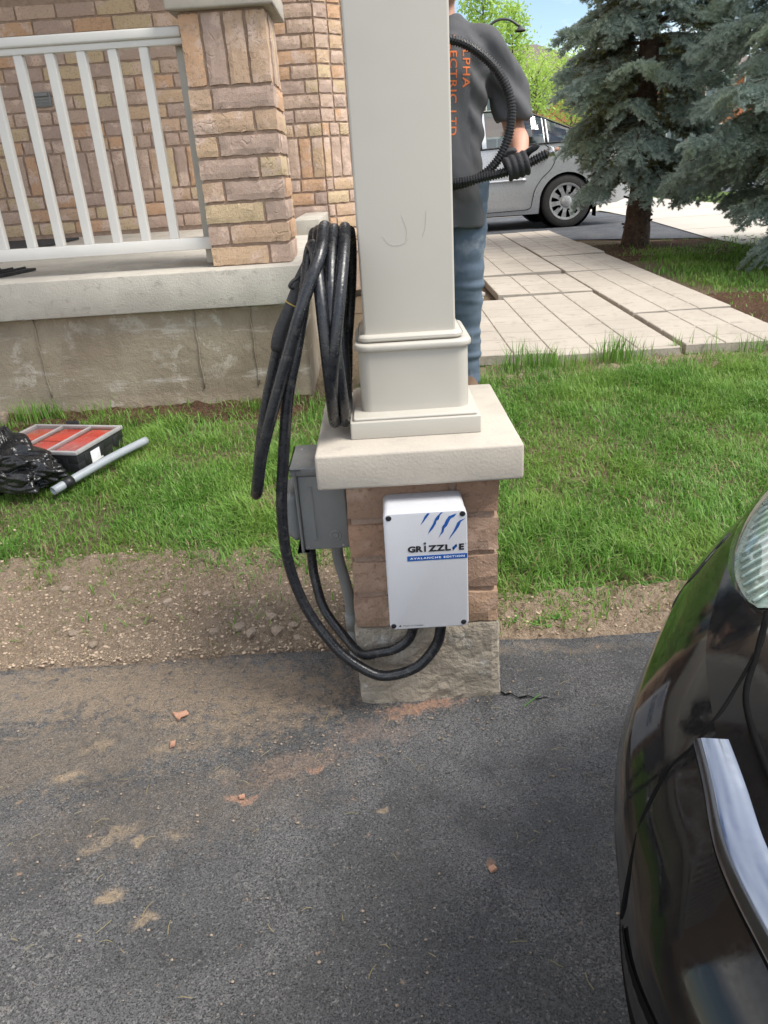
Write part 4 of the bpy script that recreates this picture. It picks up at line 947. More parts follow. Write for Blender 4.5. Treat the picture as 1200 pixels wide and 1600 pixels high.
# debris on the asphalt
def chip(name, pts, x, y, z, th, mat_, label, cat, rz=0):
    c, s = math.cos(rz), math.sin(rz); P = [(x+a*c-b*s, y+a*s+b*c) for a, b in pts]; n = len(P)
    V = [(p[0], p[1], z) for p in P]+[(p[0]+.001, p[1]+.001, z+th*(1+.8*((i*7) % 3-1)*.4)) for i, p in enumerate(P)]
    o = part(name, V, [tuple(range(n))[::-1], tuple(range(n, 2*n))]+[(i, (i+1) % n, n+(i+1) % n, n+i) for i in range(n)], mat_, origin=(x, y, z)); return tag(o, label, cat)
chip('brick_flake', [(-.020, .014), (-.004, .008), (.012, .016), (.021, .003), (.006, -.006), (.004, -.018), (-.008, -.004)], -.58, -.021, .0055, .0028, M['chip'], 'largest orange brick flake lying on the dusty asphalt', 'brick flake')
chip('brick_flake', [(-.006, .008), (.005, .009), (.007, -.004), (-.003, -.009)], -.573, -.117, .005, .005, M['chip'], 'small orange brick flake on the asphalt near the larger flake', 'brick flake')
chip('brick_flake', [(-.006, .005), (.004, .007), (.008, -.002), (-.002, -.006)], .072, -.48, .004, .005, M['chip'], 'lone orange brick crumb on clean asphalt', 'brick flake')
chip('brick_flake', [(-.007, .003), (.004, .005), (.007, -.003), (-.003, -.004)], -.395, -.28, .004, .004, M['chip'], 'orange brick crumb in a smear of brick dust', 'brick flake')
chip('dry_leaf', [(-.03, .0), (-.012, .015), (.012, .012), (.03, .004), (.014, -.012), (-.010, -.013)], .33, 1.06, .135, .002, M['dryleaf'], 'brown dry leaf resting in the green lawn', 'leaf', .3)
ck = [(.160, .004), (.172, -.012), (.185, -.010), (.200, -.026), (.222, -.022), (.240, -.034), (.262, -.030), (.285, -.040), (.315, -.036)]
V = []; F = []
for i, (x, y) in enumerate(catmull([(a, b, 0) for a, b in ck], 4)[:, :2]):
    wd = .0042*(1-i/33)*(.5+.9*random.random())+.0006; V += [(x, y-wd+.002*random.random(), .0062), (x, y+wd, .0062)]
for i in range(len(V)//2-1): F.append((2*i, 2*i+2, 2*i+3, 2*i+1))
part('asphalt_crack', V, F, M['gap'], bpy.data.objects['driveway'])
gr = []
for i in range(900):
    x, y = random.uniform(-1.1, .35), random.uniform(-.75, .2)
    if random.random() < .5: x, y = random.gauss(-.25, .2), random.gauss(-.05, .1)
    if abs(x) < .17 and y > -.01 or y > .2: continue
    gr.append((x, y, .0008+.0028*random.random()**3))
Vs = []; Fs = []; off = 0
for i, (x, y, s) in enumerate(gr):
    Vv, Fv = rocks[i % 6]; A = np.array(Vv)*s+np.array([x, y, .004*nz3(x*3, y*3)+.002+s*.3]); Vs.append(A); Fs.append(np.array(Fv)+off); off += len(A)
tag(place('grit', big_mesh('grit', np.concatenate(Vs), tri=np.concatenate(Fs)), M['stone']), 'fine stone grit scattered over the asphalt', 'grit', kind='stuff')
me_cl = []
for i in range(90):
    x, y = random.uniform(-1.0, .4), random.uniform(-.7, .2); 
    if abs(x) < .17 and y > -.02: continue
    a = random.random()*6.28; l = random.uniform(.008, .03); k = random.uniform(-.3, .3)
    me_cl.append([(x, y, .006), (x+l*.5*math.cos(a), y+l*.5*math.sin(a), .009), (x+l*math.cos(a+k), y+l*math.sin(a+k), .007)])
mb = MB()
for q in me_cl: mb.tube(q, .0006, 4)
tag(mb.build('straw_bits', M['drygrass']), 'tiny straw clippings scattered on the asphalt', 'straw', kind='stuff')
mb = MB(); mb.tube([(.205, -.06, .008), (.225, -.045, .011), (.25, -.02, .008)], .0013, 5)
tag(mb.build('grass_clipping', M['weed'], origin=(.22, -.05, .006)), 'single fresh green grass clipping on the asphalt beside the pillar', 'grass clipping')
# ------------------------------------------------------------------ person
def solid(name, pieces, voxel, mat_, parent, smooth_it=6, disp=None, loc=(0, 0, 0)):
    """overlapping closed tubes -> one continuous skin"""
    mb = MB()
    for V, F in pieces: mb.add(V, F)
    me = mesh_from(name, mb.v, mb.f)
    o = bpy.data.objects.new(name, me); col.objects.link(o)
    r = o.modifiers.new('r', 'REMESH'); r.mode = 'VOXEL'; r.voxel_size = voxel
    s = o.modifiers.new('s', 'SMOOTH'); s.factor = .5; s.iterations = smooth_it
    dg = bpy.context.evaluated_depsgraph_get(); m2 = bpy.data.meshes.new_from_object(o.evaluated_get(dg)); bpy.data.objects.remove(o)
    if disp:
        n = [v.normal.copy() for v in m2.vertices]
        for v, nn in zip(m2.vertices, n): v.co += nn*disp(v.co)
        m2.update()
    m2.polygons.foreach_set('use_smooth', [True]*len(m2.polygons)); m2.materials.clear(); m2.materials.append(mat_); m2.name = name
    o = bpy.data.objects.new(name, m2); col.objects.link(o)
    if parent: o.parent = parent
    o.location = loc
    return o
def rings(rs, segs=28):
    """rs: (cx, cy, cz, rx, ry) horizontal ellipses"""
    V = []; F = []
    for cx, cy, cz, rx, ry in rs:
        for k in range(segs):
            a = 2*PI*k/segs; c, s = math.cos(a), math.sin(a)
            c = math.copysign(abs(c)**.85, c); s = math.copysign(abs(s)**.85, s)
            V.append((cx+rx*c, cy+ry*s, cz))
    for i in range(len(rs)-1):
        for k in range(segs): a = i*segs+k; b = i*segs+(k+1) % segs; F.append((a, b, b+segs, a+segs))
    F.append(tuple(range(segs))[::-1]); F.append(tuple((len(rs)-1)*segs+k for k in range(segs))); return V, F
def limb(pts, n=6, segs=18):
    p = catmull([q[:3] for q in pts], n); r = catmull([(q[3], 0, 0) for q in pts], n)[:, 0]; return tube_geo(p, r, segs)
PX, PYY, PZ = .236, 1.97, .172
per = thing('person', (PX, PYY, PZ), 'person in charcoal t-shirt and blue jeans with black gloves, holding a loop of conduit', 'person')
LA = [(.08, .01, 1.365, .064), (.170, .005, 1.352, .060), (.243, .012, 1.25, .050), (.288, .020, 1.075, .043), (.292, -.075, 1.025, .040), (.272, -.185, .965, .030), (.262, -.225, .948, .027)]
RA = [(-.08, .01, 1.365, .064), (-.170, .005, 1.352, .060), (-.215, .02, 1.24, .050), (-.225, .03, 1.08, .043), (-.185, -.08, 1.01, .043), (-.125, -.185, .945, .033), (-.11, -.215, .932, .029)]
LL = [(.085, 0, .90, .092), (.088, 0, .72, .082), (.085, -.01, .50, .060), (.082, .012, .34, .057), (.078, .02, .10, .041)]
RL = [(-x, y-.02, z, r) for x, y, z, r in LL]
torso = [(0, .005, .80, .110, .075), (0, .005, .90, .125, .085), (0, 0, 1.02, .142, .10), (0, 0, 1.15, .150, .103), (0, 0, 1.28, .168, .112), (0, .005, 1.36, .165, .10), (0, .01, 1.42, .115, .08), (0, .01, 1.455, .065, .06)]
head = [(0, -.012, 1.495, .030, .035), (0, -.022, 1.512, .052, .066), (0, -.018, 1.545, .064, .083), (0, -.008, 1.59, .073, .094), (0, -.004, 1.64, .077, .099), (0, .0, 1.685, .071, .092), (0, .004, 1.715, .050, .066), (0, .005, 1.727, .022, .03)]
body = solid('body', [rings(torso), limb(LA), limb(RA), limb([(x, y, z, r*.78) for x, y, z, r in LL]), limb([(x, y, z, r*.78) for x, y, z, r in RL]), limb([(0, .012, 1.41, .066), (0, .006, 1.47, .056), (0, -.002, 1.53, .054)]), rings(head),
    limb([(0, -.100, 1.615, .009), (0, -.116, 1.590, .014), (0, -.108, 1.578, .016)], 4, 10), limb([(-.074, 0, 1.625, .016), (-.084, .006, 1.605, .02), (-.078, 0, 1.585, .012)], 4, 10), limb([(.074, 0, 1.625, .016), (.084, .006, 1.605, .02), (.078, 0, 1.585, .012)], 4, 10),
    limb([(-.02, -.096, 1.553, .008), (0, -.102, 1.552, .009), (.02, -.096, 1.553, .008)], 4, 8)], .0085, M['skin'], per, 5)
for s in (-1, 1):
    lathe('eye', [(0, -.006), (.006, -.005), (.011, 0), (.009, .006)], (PX+s*.030, PYY-.091, PZ+1.612), (0, 1, 0), M['paper'], per, 14); lathe('iris', [(0, -.0068), (.0045, -.0058), (.005, -.004)], (PX+s*.030, PYY-.0915, PZ+1.612), (0, 1, 0), M['hair'], per, 12)
solid('hair', [rings([(0, .035, 1.56, .058, .062), (0, .022, 1.61, .079, .082), (0, .014, 1.66, .084, .094), (0, .008, 1.70, .078, .098), (0, .008, 1.732, .056, .075), (0, .008, 1.745, .025, .04)])], .008, M['hair'], per, 4, lambda c: .004*nz3(c.x*60, c.y*60, c.z*20))
def folds(c):
    f = .014*math.sin(c.x*38+6*nz3(c.x*3, 1, c.z*2.2))*max(0, .35+nz3(c.x*4, c.y*4, c.z*1.6))
    f += .010*nz3(c.x*13, c.y*13, c.z*5)+.006*abs(nz3(c.x*22+c.z*9, c.y*20, c.z*14))
    d = abs(c.z-1.20)*2.2
    if c.x > .10 and c.z > .9: f += .009*math.sin((c.z*1.0+c.x*1.1)*52)*max(0, 1-d)
    return f
st = [(0, .0, .718, .166, .128), (0, .0, .74, .168, .130), (0, .0, .85, .166, .132), (0, 0, 1.0, .162, .126), (0, 0, 1.15, .168, .128), (0, 0, 1.27, .186, .132), (0, .002, 1.36, .184, .120), (0, .008, 1.415, .135, .098), (0, .010, 1.447, .092, .080), (0, .010, 1.468, .074, .070)]
SL = [(.06, .01, 1.385, .082), (.165, .008, 1.350, .078), (.218, .008, 1.30, .074), (.258, .012, 1.21, .074), (.288, .016, 1.128, .077), (.291, .017, 1.115, .077)]
tee = solid('t_shirt', [rings(st, 36), limb(SL, 5, 22), limb([(-x, y, z, r) for x, y, z, r in SL], 5, 22)], .009, M['tee'], per, 2, folds)
lathe('collar', [(.070, -.010), (.078, -.004), (.078, .006), (.070, .012), (.064, .004)], (PX, PYY+.010, PZ+1.464), (0, -.25, 1), M['tee'], per, 32)
jf = lambda c: .004+.008*nz3(c.x*9, c.y*9, c.z*22)+.014*max(0, nz3(c.x*5+c.z*3, 2, c.z*26))*(1 if c.z < .55 else .4)
solid('jeans', [rings([(0, .005, .76, .140, .105), (0, .005, .86, .150, .112), (0, .003, .95, .148, .110)])]+[limb([(x, y, z, r+e) for (x, y, z, r), e in zip(L, (.002, .000, .008, .006, .018))]+[(L[-1][0], L[-1][1], .035, .062)]) for L in (LL, RL)], .009, M['denim'], per, 3, jf)
for L in (LL, RL):
    x = L[-1][0]; solid('boot', [limb([(x, .055, .042, .040), (x, .0, .042, .044), (x*1.1, -.10, .036, .043), (x*1.15, -.165, .03, .033)]), limb([(x, .03, .04, .045), (x, .02, .13, .047)])], .007, M['shoe'], per, 3)
# flexible conduit, ribbed
CP = [(.618, 1.715, 1.150), (.585, 1.715, 1.138), (.54, 1.717, 1.118), (.485, 1.722, 1.098), (.385, 1.735, 1.080), (.246, 1.75, 1.064), (.08, 1.76, 1.075), (-.07, 1.77, 1.17), (-.118, 1.785, 1.33), (-.05, 1.80, 1.49), (.10, 1.80, 1.565), (.257, 1.80, 1.545), (.351, 1.80, 1.503), (.434, 1.80, 1.426), (.477, 1.795, 1.329), (.470, 1.79, 1.221), (.422, 1.785, 1.128), (.335, 1.785, 1.070), (.20, 1.79, 1.045), (.07, 1.79, 1.03), (-.02, 1.79, .93), (-.03, 1.79, .80)]
cp = catmull(CP, 60); seg = np.linalg.norm(np.diff(cp, axis=0), axis=1); L_ = np.concatenate([[0], np.cumsum(seg)]); ns = int(L_[-1]/.0026); sL = np.linspace(0, L_[-1], ns)
cpr = np.stack([np.interp(sL, L_, cp[:, k]) for k in range(3)], 1); rad = .0165+.0022*np.where((np.arange(ns) % 4) < 2, 1, -1)
fc = thing('flexible_conduit', tuple(cpr[0]), 'loop of black ribbed flexible conduit held by the person', 'conduit')
tube('ribbed_sleeve', cpr[6:], rad[6:], M['black_plastic'], fc, 12, smooth=False)
e0, e1 = cpr[0], cpr[10]; ed = (e0-e1)/np.linalg.norm(e0-e1)
tube('metal_ferrule', [e0-ed*.012, e0+ed*.010], .0165, M['steel'], fc, 14); tube('lock_nut', [e0+ed*.001, e0+ed*.006], .021, M['steel'], fc, 6, smooth=False); tube('wire_end', [e0+ed*.008, e0+ed*.03], .006, M['chip'], fc, 8)
def grip(c, ax, wrist, side, name):
    """closed gloved hand round a tube; c centre, ax tube axis towards the thumb side"""
    a = Vector(ax).normalized(); nn = Vector((0, -1, 0)); u = nn.cross(a) if nn.cross(a).z > 0 else a.cross(nn); u.normalize(); C = Vector(c); P = []
    def at(s, th, r): return C+a*s+(u*math.cos(th)+nn*math.sin(th))*r
    for i, s in enumerate((-.034, -.0115, .011, .033)):
        rr = (.0092, .0105, .0108, .0102)[i]; ex = (-.35, 0, .1, -.05)[i]
        pts = [at(s*.9, R(-75), .050), at(s, R(-30), .047), at(s, R(15), .0395), at(s, R(62), .034), at(s, R(108), .0305), at(s, R(160), .029), at(s, R(205)+ex*.5, .029)]
        P.append(limb([(*p, rr*k) for p, k in zip(pts, (1.15, 1.18, 1.08, 1.08, 1.0, .98, .85))], 4, 10))
    w_ = Vector(wrist)
    for s in (-.030, -.010, .010, .028): P.append(limb([(*(w_+a*s*.55), .022), (*((w_+at(s, R(-75), .05))/2), .019), (*at(s*.9, R(-72), .048), .0135)], 4, 10))
    P.append(limb([(*at(.020, R(-85), .052), .018), (*at(.046, R(-45), .046), .0155), (*at(.062, R(-8), .043), .0125), (*at(.080, R(6), .047), .0118), (*at(.094, R(8), .054), .0098)], 5, 12))
    P.append(limb([(*(w_), .036), (*(w_+(w_-C)*.35), .036)], 3, 12))
    P = [([Vector(v)-Vector((PX, PYY, PZ)) for v in V], F) for V, F in P]
    return solid(name, P, .0035, M['glove'], per, 3)
ax = np.array(CP[1])-np.array(CP[4]); grip((.492, 1.719, 1.101), ax, (.478, 1.778, 1.135), 1, 'glove')
ax2 = np.array((.08, 0, -.012))-np.array((.246, 0, 0)); grip((.085, 1.760, 1.073), (1, 0, -.05), (.095, 1.782, 1.118), -1, 'glove')
# lettering wraps the shirt front
bvh = BVHTree.FromPolygons([v.co.copy() for v in tee.data.vertices], [tuple(p.vertices) for p in tee.data.polygons])
def shirt_text(s, x, ztop, length, height):
    me = text_mesh(s, length, height, .012, 1.1); me.materials.append(M['ink_orange'])
    bm = bmesh.new(); bm.from_mesh(me); bmesh.ops.triangulate(bm, faces=bm.faces); bmesh.ops.subdivide_edges(bm, edges=[e for e in bm.edges if e.calc_length() > .012], cuts=1)
    for v in bm.verts:
        px, pz = x+v.co.y, ztop-v.co.x            # rotated a quarter turn clockwise
        h = bvh.ray_cast(Vector((px-.03*(1.36-pz), -.5, pz)), Vector((0, 1, 0)))
        v.co = (h[0]+Vector((0, -.0016, 0))) if h[0] is not None else Vector((px, -.13, pz))
    bm.to_mesh(me); bm.free(); o = bpy.data.objects.new('shirt_lettering', me); col.objects.link(o); o.parent = tee; return o
shirt_text('ALPHA', .070, 1.385, .165, .029); shirt_text('ELECTRIC', .018, 1.395, .225, .029); shirt_text('LTD', .018, 1.395-.25, .085, .029)

# ------------------------------------------------------------------ cars
def wheel(parent, c, rad, width, side, spokes=10, segs=40):
    """side -1: outer face towards -y"""
    w_ = thing('wheel', c, None, None); w_.parent = parent; w_.location = Vector(c)-wloc(parent); s = side
    h = width/2
    lathe('tyre', [(rad*.66, -h*.8), (rad*.70, -h), (rad*.86, -h*1.04), (rad*.95, -h*.92), (rad, -h*.65), (rad, h*.65), (rad*.95, h*.92), (rad*.70, h)], c, (0, -s, 0), M['tyre'], w_, segs)
    lathe('rim', [(rad*.69, -h*.98), (rad*.645, -h*.92), (rad*.62, -h*.5), (rad*.60, h*.2), (rad*.2, h*.2)], c, (0, -s, 0), M['gap'], w_, segs)
    lathe('rim_lip', [(rad*.70, -h*.95), (rad*.69, -h*1.02), (rad*.62, -h*.98), (rad*.61, -h*.8)], c, (0, -s, 0), M['alloy'], w_, segs)
    yo = c[1]+s*h*.93
    sp = MB()
    for k in range(spokes):
        a = 2*PI*k/spokes+.15; d = (math.cos(a), math.sin(a)); t = (-d[1], d[0]); V = []
        for r, ww, dy in ((rad*.16, .028, .012), (rad*.40, .024, .0), (rad*.635, .034, .004)):
            for e in (-1, 1): V.append((c[0]+d[0]*r+t[0]*ww*e*rad/.32, yo-s*dy, c[2]+d[1]*r+t[1]*ww*e*rad/.32)); V.append((c[0]+d[0]*r+t[0]*ww*.7*e*rad/.32, yo-s*(dy+.03), c[2]+d[1]*r+t[1]*ww*.7*e*rad/.32))
        F = []
        for i in range(2): o = i*4; F += [(o, o+2, o+6, o+4), (o+1, o+5, o+7, o+3), (o, o+4, o+5, o+1), (o+2, o+3, o+7, o+6)]
        part('spoke', V, F, M['alloy'], w_)
    lathe('hub', [(0, -.012), (rad*.10, -.010), (rad*.20, .0), (rad*.24, .02)], (c[0], yo, c[2]), (0, -s, 0), M['alloy'], w_, 24)
    for k in range(5):
        a = 2*PI*k/5; lathe('lug_nut', [(0, -.006), (.012, -.006), (.013, .012)], (c[0]+math.cos(a)*rad*.32, yo+s*.002, c[2]+math.sin(a)*rad*.32), (0, -s, 0), M['gap'], w_, 10)
    return w_
def sedan(root, ox, oy, oz, W, paint, wheel_r=.318, arch=.352, only=None):
    """nose towards -x, rear axle at local x = 0; wheelbase 2.67"""
    xs = sorted(set([-3.55, -3.53, -3.48, -3.4, -3.25, -3.1]+[-2.67+arch*math.cos(a) for a in np.linspace(0, PI, 15)]+[-2.3, -2.1, -1.9, -1.62, -1.45, -1.25, -1.18, -1.02, -.9, -.78, -.6, -.44, -.38, -.355]+[arch*math.cos(a) for a in np.linspace(0, PI, 17)]+[-.30, -.24, .10, .24, .38, .5, .65, .8, .88, .92, .945]))
    I = lambda x, a, b: float(np.interp(x, a, b))
    def zlow(x):
        for c in (0, -2.67):
            if abs(x-c) < arch: return wheel_r+math.sqrt(max(0, arch*arch-(x-c)**2))-.005
        return I(x, [-3.55, -3.3, -3.05, -2.3, -.36, .36, .7, .945], [.30, .21, .20, .19, .19, .26, .27, .38])
    belt = lambda x: I(x, [-3.55, -3.3, -2.4, -1.6, -.5, .2, .6, .945], [.62, .70, .90, .955, 1.0, 1.02, 1.02, .93])
    top = lambda x: I(x, [-3.55, -3.45, -3.2, -2.35, -2.0, -1.62, -1.45, -1.0, -.75, -.44, -.24, 0, .24, .40, .5, .8, .90, .945], [.66, .72, .79, .945, 1.16, 1.355, 1.41, 1.455, 1.452, 1.405, 1.34, 1.225, 1.11, 1.055, 1.045, 1.03, 1.01, .96])
    def pw(x): return I(x, [-3.55, -3.5, -3.4, -3.2, -2.9, .4, .7, .88, .945], [.66, .76, .86, .94, .99, 1.0, .95, .88, .80])
    def roofw(x): return I(x, [-3.55, -2.35, -1.62, -1, -.2, .3, .945], [.80, .80, .66, .635, .66, .76, .80])
    def sec(x):
        zl, zb, zt = zlow(x), belt(x), top(x); hb = W/2*pw(x); pts = []
        for k in range(9):
            f = k/8; z = zl+(zb-zl)*f
            prof = float(np.interp(z, [.15, .30, .50, .62, .80, .95, 1.05], [.945, .985, 1.0, .995, .985, .965, .94]))
            pts.append((hb*prof, z))
        yb = pts[-1][0]; zt_e = zt-.045*min(1, max(0, (zt-zb)/.3)); yr = W/2*roofw(x)*min(1, pw(x)+.02)
        for k in range(1, 5):
            f = k/4; pts.append((yb+(yr-yb)*(f**1.15), zb+(zt_e-zb)*f))
        for k in range(1, 5):
            f = k/4; pts.append((yr*(1-f), zt_e+(zt-zt_e)*math.sin(f*PI/2)))
        return pts
    S = [sec(x) for x in xs]; n = len(S[0])
    win = [(-1.18, -1.90, 'window'), (-.30, -1.02, 'window'), (.10, -.24, 'quarter_window')]
    def inwin(xm, k):
        if 8 <= k < 12 and top(xm) > belt(xm)+.10:
            for b, a, nm in win:
                if a < xm < b and (k < 11 or True): return True
        if 12 <= k < 16 and (-2.3 < xm < -1.62 or -.30 < xm < .38): return True
        return False
    mb = MB(); gl = {}
    for s in (-1, 1):
        V = [(ox+x, oy+s*p[0], oz+p[1]) for x, sc_ in zip(xs, S) for p in sc_]; F = []
        for i in range(len(xs)-1):
            for k in range(n-1):
                q = (i*n+k, (i+1)*n+k, (i+1)*n+k+1, i*n+k+1); q = q if s < 0 else q[::-1]
                xm = (xs[i]+xs[i+1])/2
                if inwin(xm, k):
                    key = (s, next((j for j, (b, a, _) in enumerate(win) if a < xm < b), 9)) if k < 12 else (0, 'w' if xm < -1 else 'r')
                    gl.setdefault(key, []).append([V[t] for t in q])
                else: F.append(q)
        # nose and tail closing faces
        F.append(tuple(range(n)) if s > 0 else tuple(range(n))[::-1]); F.append(tuple((len(xs)-1)*n+k for k in range(n))[::(-1 if s > 0 else 1)])
        mb.add(V, F)
    bdy = mb.build('body', paint, root, smooth=True)
    me = bdy.data; bm = bmesh.new(); bm.from_mesh(me); bmesh.ops.remove_doubles(bm, verts=bm.verts, dist=.0005); bm.to_mesh(me); bm.free()
    try: me.set_sharp_from_angle(angle=R(38))
    except Exception: pass
    for key, qs in gl.items():
        m = MB()
        for q in qs: m.add(q, [(0, 1, 2, 3)])
        nm = 'windscreen' if key[1] == 'w' else 'rear_screen' if key[1] == 'r' else win[key[1]][2]
        m.build(nm, M['carglass'], root, smooth=True)
    # dark inside, seats, underbody
    MB().box(ox-2.9, ox+.4, oy-W/2*.86, oy+W/2*.86, oz+.20, oz+.62).build('cabin_floor', M['gap'], root)
    MB().box(ox-3.3, ox+.30, oy-W/2*.80, oy+W/2*.80, oz+.17, oz+.198).build('underbody', M['gap'], root)
    for (x, wd) in ((-1.25, .5), (-.38, 1.2)):
        for yy in ((-.36, .36) if wd < 1 else (0,)):
            rbox('seat', ox+x-.05, ox+x+.10, oy+yy-wd/2, oy+yy+wd/2, oz+.55, oz+1.12, .05, .04, M['seat'], root)
    for (x, yy) in ((-1.2, -.36), (-1.2, .36), (-.30, -.4), (-.30, .4)): rbox('head_rest', ox+x-.04, ox+x+.06, oy+yy-.13, oy+yy+.13, oz+1.13, oz+1.27, .03, .03, M['seat'], root)
    # black window surround on the near side and far side
    for s in (-1, 1):
        def pt(x, k, o=.004):
            sc_ = sec(x); return (ox+x, oy+s*(sc_[k][0]+o), oz+sc_[k][1])
        tube('window_trim', [pt(x, 8) for x in np.linspace(-2.05, .14, 30)], .011, M['black_plastic'], root, 6)
        tube('window_trim', [pt(x, 12) for x in np.linspace(-1.9, .14, 30)], .010, M['black_plastic'], root, 6)
        for x in (-1.10, -.27):
            tube('pillar_trim', [pt(x, k, .002) for k in range(8, 13)], .028 if x < -.5 else .016, M['black_plastic'], root, 6)
        def sp(x, z, o=.0015):
            zl, zb = zlow(x), belt(x); f = (z-zl)/(zb-zl)*8; k = int(max(0, min(7, f))); f -= k; sc_ = sec(x)
            return (ox+x, oy+s*(sc_[k][0]*(1-f)+sc_[k+1][0]*f+o), oz+z)
        for path in ([(-.285, .99), (-.18, .9), (-.165, .8), (-.22, .70), (-.33, .60), (-.41, .48), (-.44, .36), (-.46, .27), (-.52, .245)], [(-.52, .245), (-1.0, .235), (-1.12, .24)], [(-1.12, .24), (-1.135, .6), (-1.10, .95)], [(-2.16, .30), (-2.14, .6), (-2.0, .9)], [(-1.12, .24), (-1.6, .235), (-2.16, .24)]):
            p = catmull([sp(x, z) for x, z in path], 6); tube('panel_gap', p, .0042, M['gap'], root, 5)
        # protective moulding, handle
        mo = catmull([sp(x, z, .006) for x, z in ((-.53, .605), (-.8, .598), (-1.08, .592))], 6); tube('door_moulding', mo, .016, paint, root, 8)
        mo = catmull([sp(x, z, .006) for x, z in ((-1.17, .592), (-1.6, .585), (-2.1, .575))], 6); tube('door_moulding', mo, .016, paint, root, 8)
        for x in (-.30, -1.28):
            hd = catmull([sp(x-.11, .85, .004), sp(x-.08, .853, .028), sp(x, .858, .034), sp(x+.05, .860, .012)], 6); tube('door_handle', hd, .014, paint, root, 8)
    for i, cx in enumerate((0, -2.67)):
        for s in (-1, 1):
            V, F = tube_geo([(ox+cx, oy+s*(W/2-.05), oz+wheel_r), (ox+cx, oy+s*(W/2-.42), oz+wheel_r)], arch*.985, 28); part('wheel_well', V, F[:-2]+[F[-1]], M['gap'], root)
            wheel(root, (ox+cx, oy+s*(W/2-.115), oz+wheel_r), wheel_r, .2, s)
    return sec
SX, SYc, SZ = 2.41, 9.80, g(8.9)+.008
sc_root = thing('parked_car', (SX-1.3, SYc, SZ), 'silver four-door sedan parked on the driveway behind the spruce', 'car')
sedan(sc_root, SX, SYc, SZ, 1.75, M['silver'])
for s in (-1, 1): rbox('tail_lamp', SX+.78, SX+.935, SYc+s*.72-.08, SYc+s*.72+.08, SZ+.70, SZ+.90, .03, .02, M['redpaint'], sc_root)
rbox('mud_flap', SX+.375, SX+.385, SYc-.86, SYc-.70, SZ+.12, SZ+.36, .002, 0, M['gap'], sc_root)

# black car in the driveway: nose towards the house (-x)
BYC = -1.10
plan = catmull([(.098, 0), (.099, .08), (.118, .16), (.140, .25), (.180, .36), (.258, .50), (.360, .655), (.480, .79), (.60, .865), (.75, .905), (.95, .918), (1.35, .92), (1.9, .92), (2.4, .92)], 8)[:, :2]
prof = [(.15, .17), (.19, .12), (.25, .09), (.32, .062), (.40, .032), (.47, .008), (.52, .0), (.56, .016), (.60, .05), (.635, .085), (.665, .13), (.69, .18)]
ptan = np.gradient(plan, axis=0); ptan /= np.linalg.norm(ptan, axis=1)[:, None]
pnrm = np.stack([ptan[:, 1], -ptan[:, 0]], 1)     # inward normal (x, c)
HX = 1.35
def nose_pt(i, z, off):
    x, c = plan[i]; nx_, nc = pnrm[i]
    return x+nx_*off, c+nc*off*.35
def nose_rows(i):
    R_ = [(*nose_pt(i, z, o), z) for z, o in prof]
    x0, c0, z0 = R_[-1]
    for s in (.12, .26, .42, .6, .8, 1.0):
        xe = max(HX, x0); R_.append((x0+(xe-x0)*s, c0*(1-.16*s), z0+.235*math.sin(s*PI/2)-.02*s))
    return R_
NR = [nose_rows(i) for i in range(len(plan))]
bc = thing('black_car', (2.2, BYC, 0), 'glossy black car with its front bumper close to the brick pillar', 'car')
def nose_mesh(name, k0, k1, mat_, skip=lambda i, k, s: False, thick=None):
    mb = MB(); nr = len(NR[0])
    for s in (1, -1):
        V = [(x, BYC+s*c, z) for r in NR for x, c, z in r]; F = []
        for i in range(len(NR)-1):
            for k in range(k0, k1):
                if plan[i][0] > .62 and plan[i+1][0] < 1.36 and k < 8:
                    xm = (NR[i][k][0]+NR[i+1][k][0])/2
                    zc_ = (NR[i][k][2]+NR[i][k+1][2])/2
                    if (xm-1.0)**2+(zc_-.31)**2 < .355**2: continue
                if skip(i, k, s): continue
                q = (i*nr+k, i*nr+k+1, (i+1)*nr+k+1, (i+1)*nr+k); F.append(q if s > 0 else q[::-1])
        mb.add(V, F)
    o = mb.build(name, mat_, bc, smooth=True); bm = bmesh.new(); bm.from_mesh(o.data); bmesh.ops.remove_doubles(bm, verts=bm.verts, dist=.0004); bmesh.ops.delete(bm, geom=[v for v in bm.verts if not v.link_faces], context='VERTS'); bm.to_mesh(o.data); bm.free(); return o
def P_at(c, z, out=0.0):
    """point on the nose skin at lateral offset c (towards +y) and height z, pushed out by out"""
    zs_ = [p[0] for p in prof]; off = float(np.interp(z, zs_, [p[1] for p in prof])) if z <= zs_[-1] else None
    pts = []
    for i in range(len(plan)):
        if off is not None: x, cc = nose_pt(i, z, off-out)
        else:
            r = NR[i]; zz = [q[2] for q in r]; x = float(np.interp(z, zz, [q[0] for q in r]))-out; cc = float(np.interp(z, zz, [q[1] for q in r]))
        pts.append((cc, x))
        if x > 1.3: break
    pts = np.array(pts); return Vector((float(np.interp(c, pts[:, 0], pts[:, 1])), BYC+c, z))
nose_mesh('front_bumper', 0, 9, M['black_paint'], lambda i, k, s: plan[i][0] > 1.5)
nose_mesh('bonnet', 9, 17, M['black_paint'], lambda i, k, s: plan[i][0] > 1.36)
nose_mesh('front_wing', 0, 12, M['black_paint'], lambda i, k, s: plan[i][0] <= 1.5)
def mir(p, s): return Vector((p.x, p.y if s > 0 else 2*BYC-p.y, p.z))
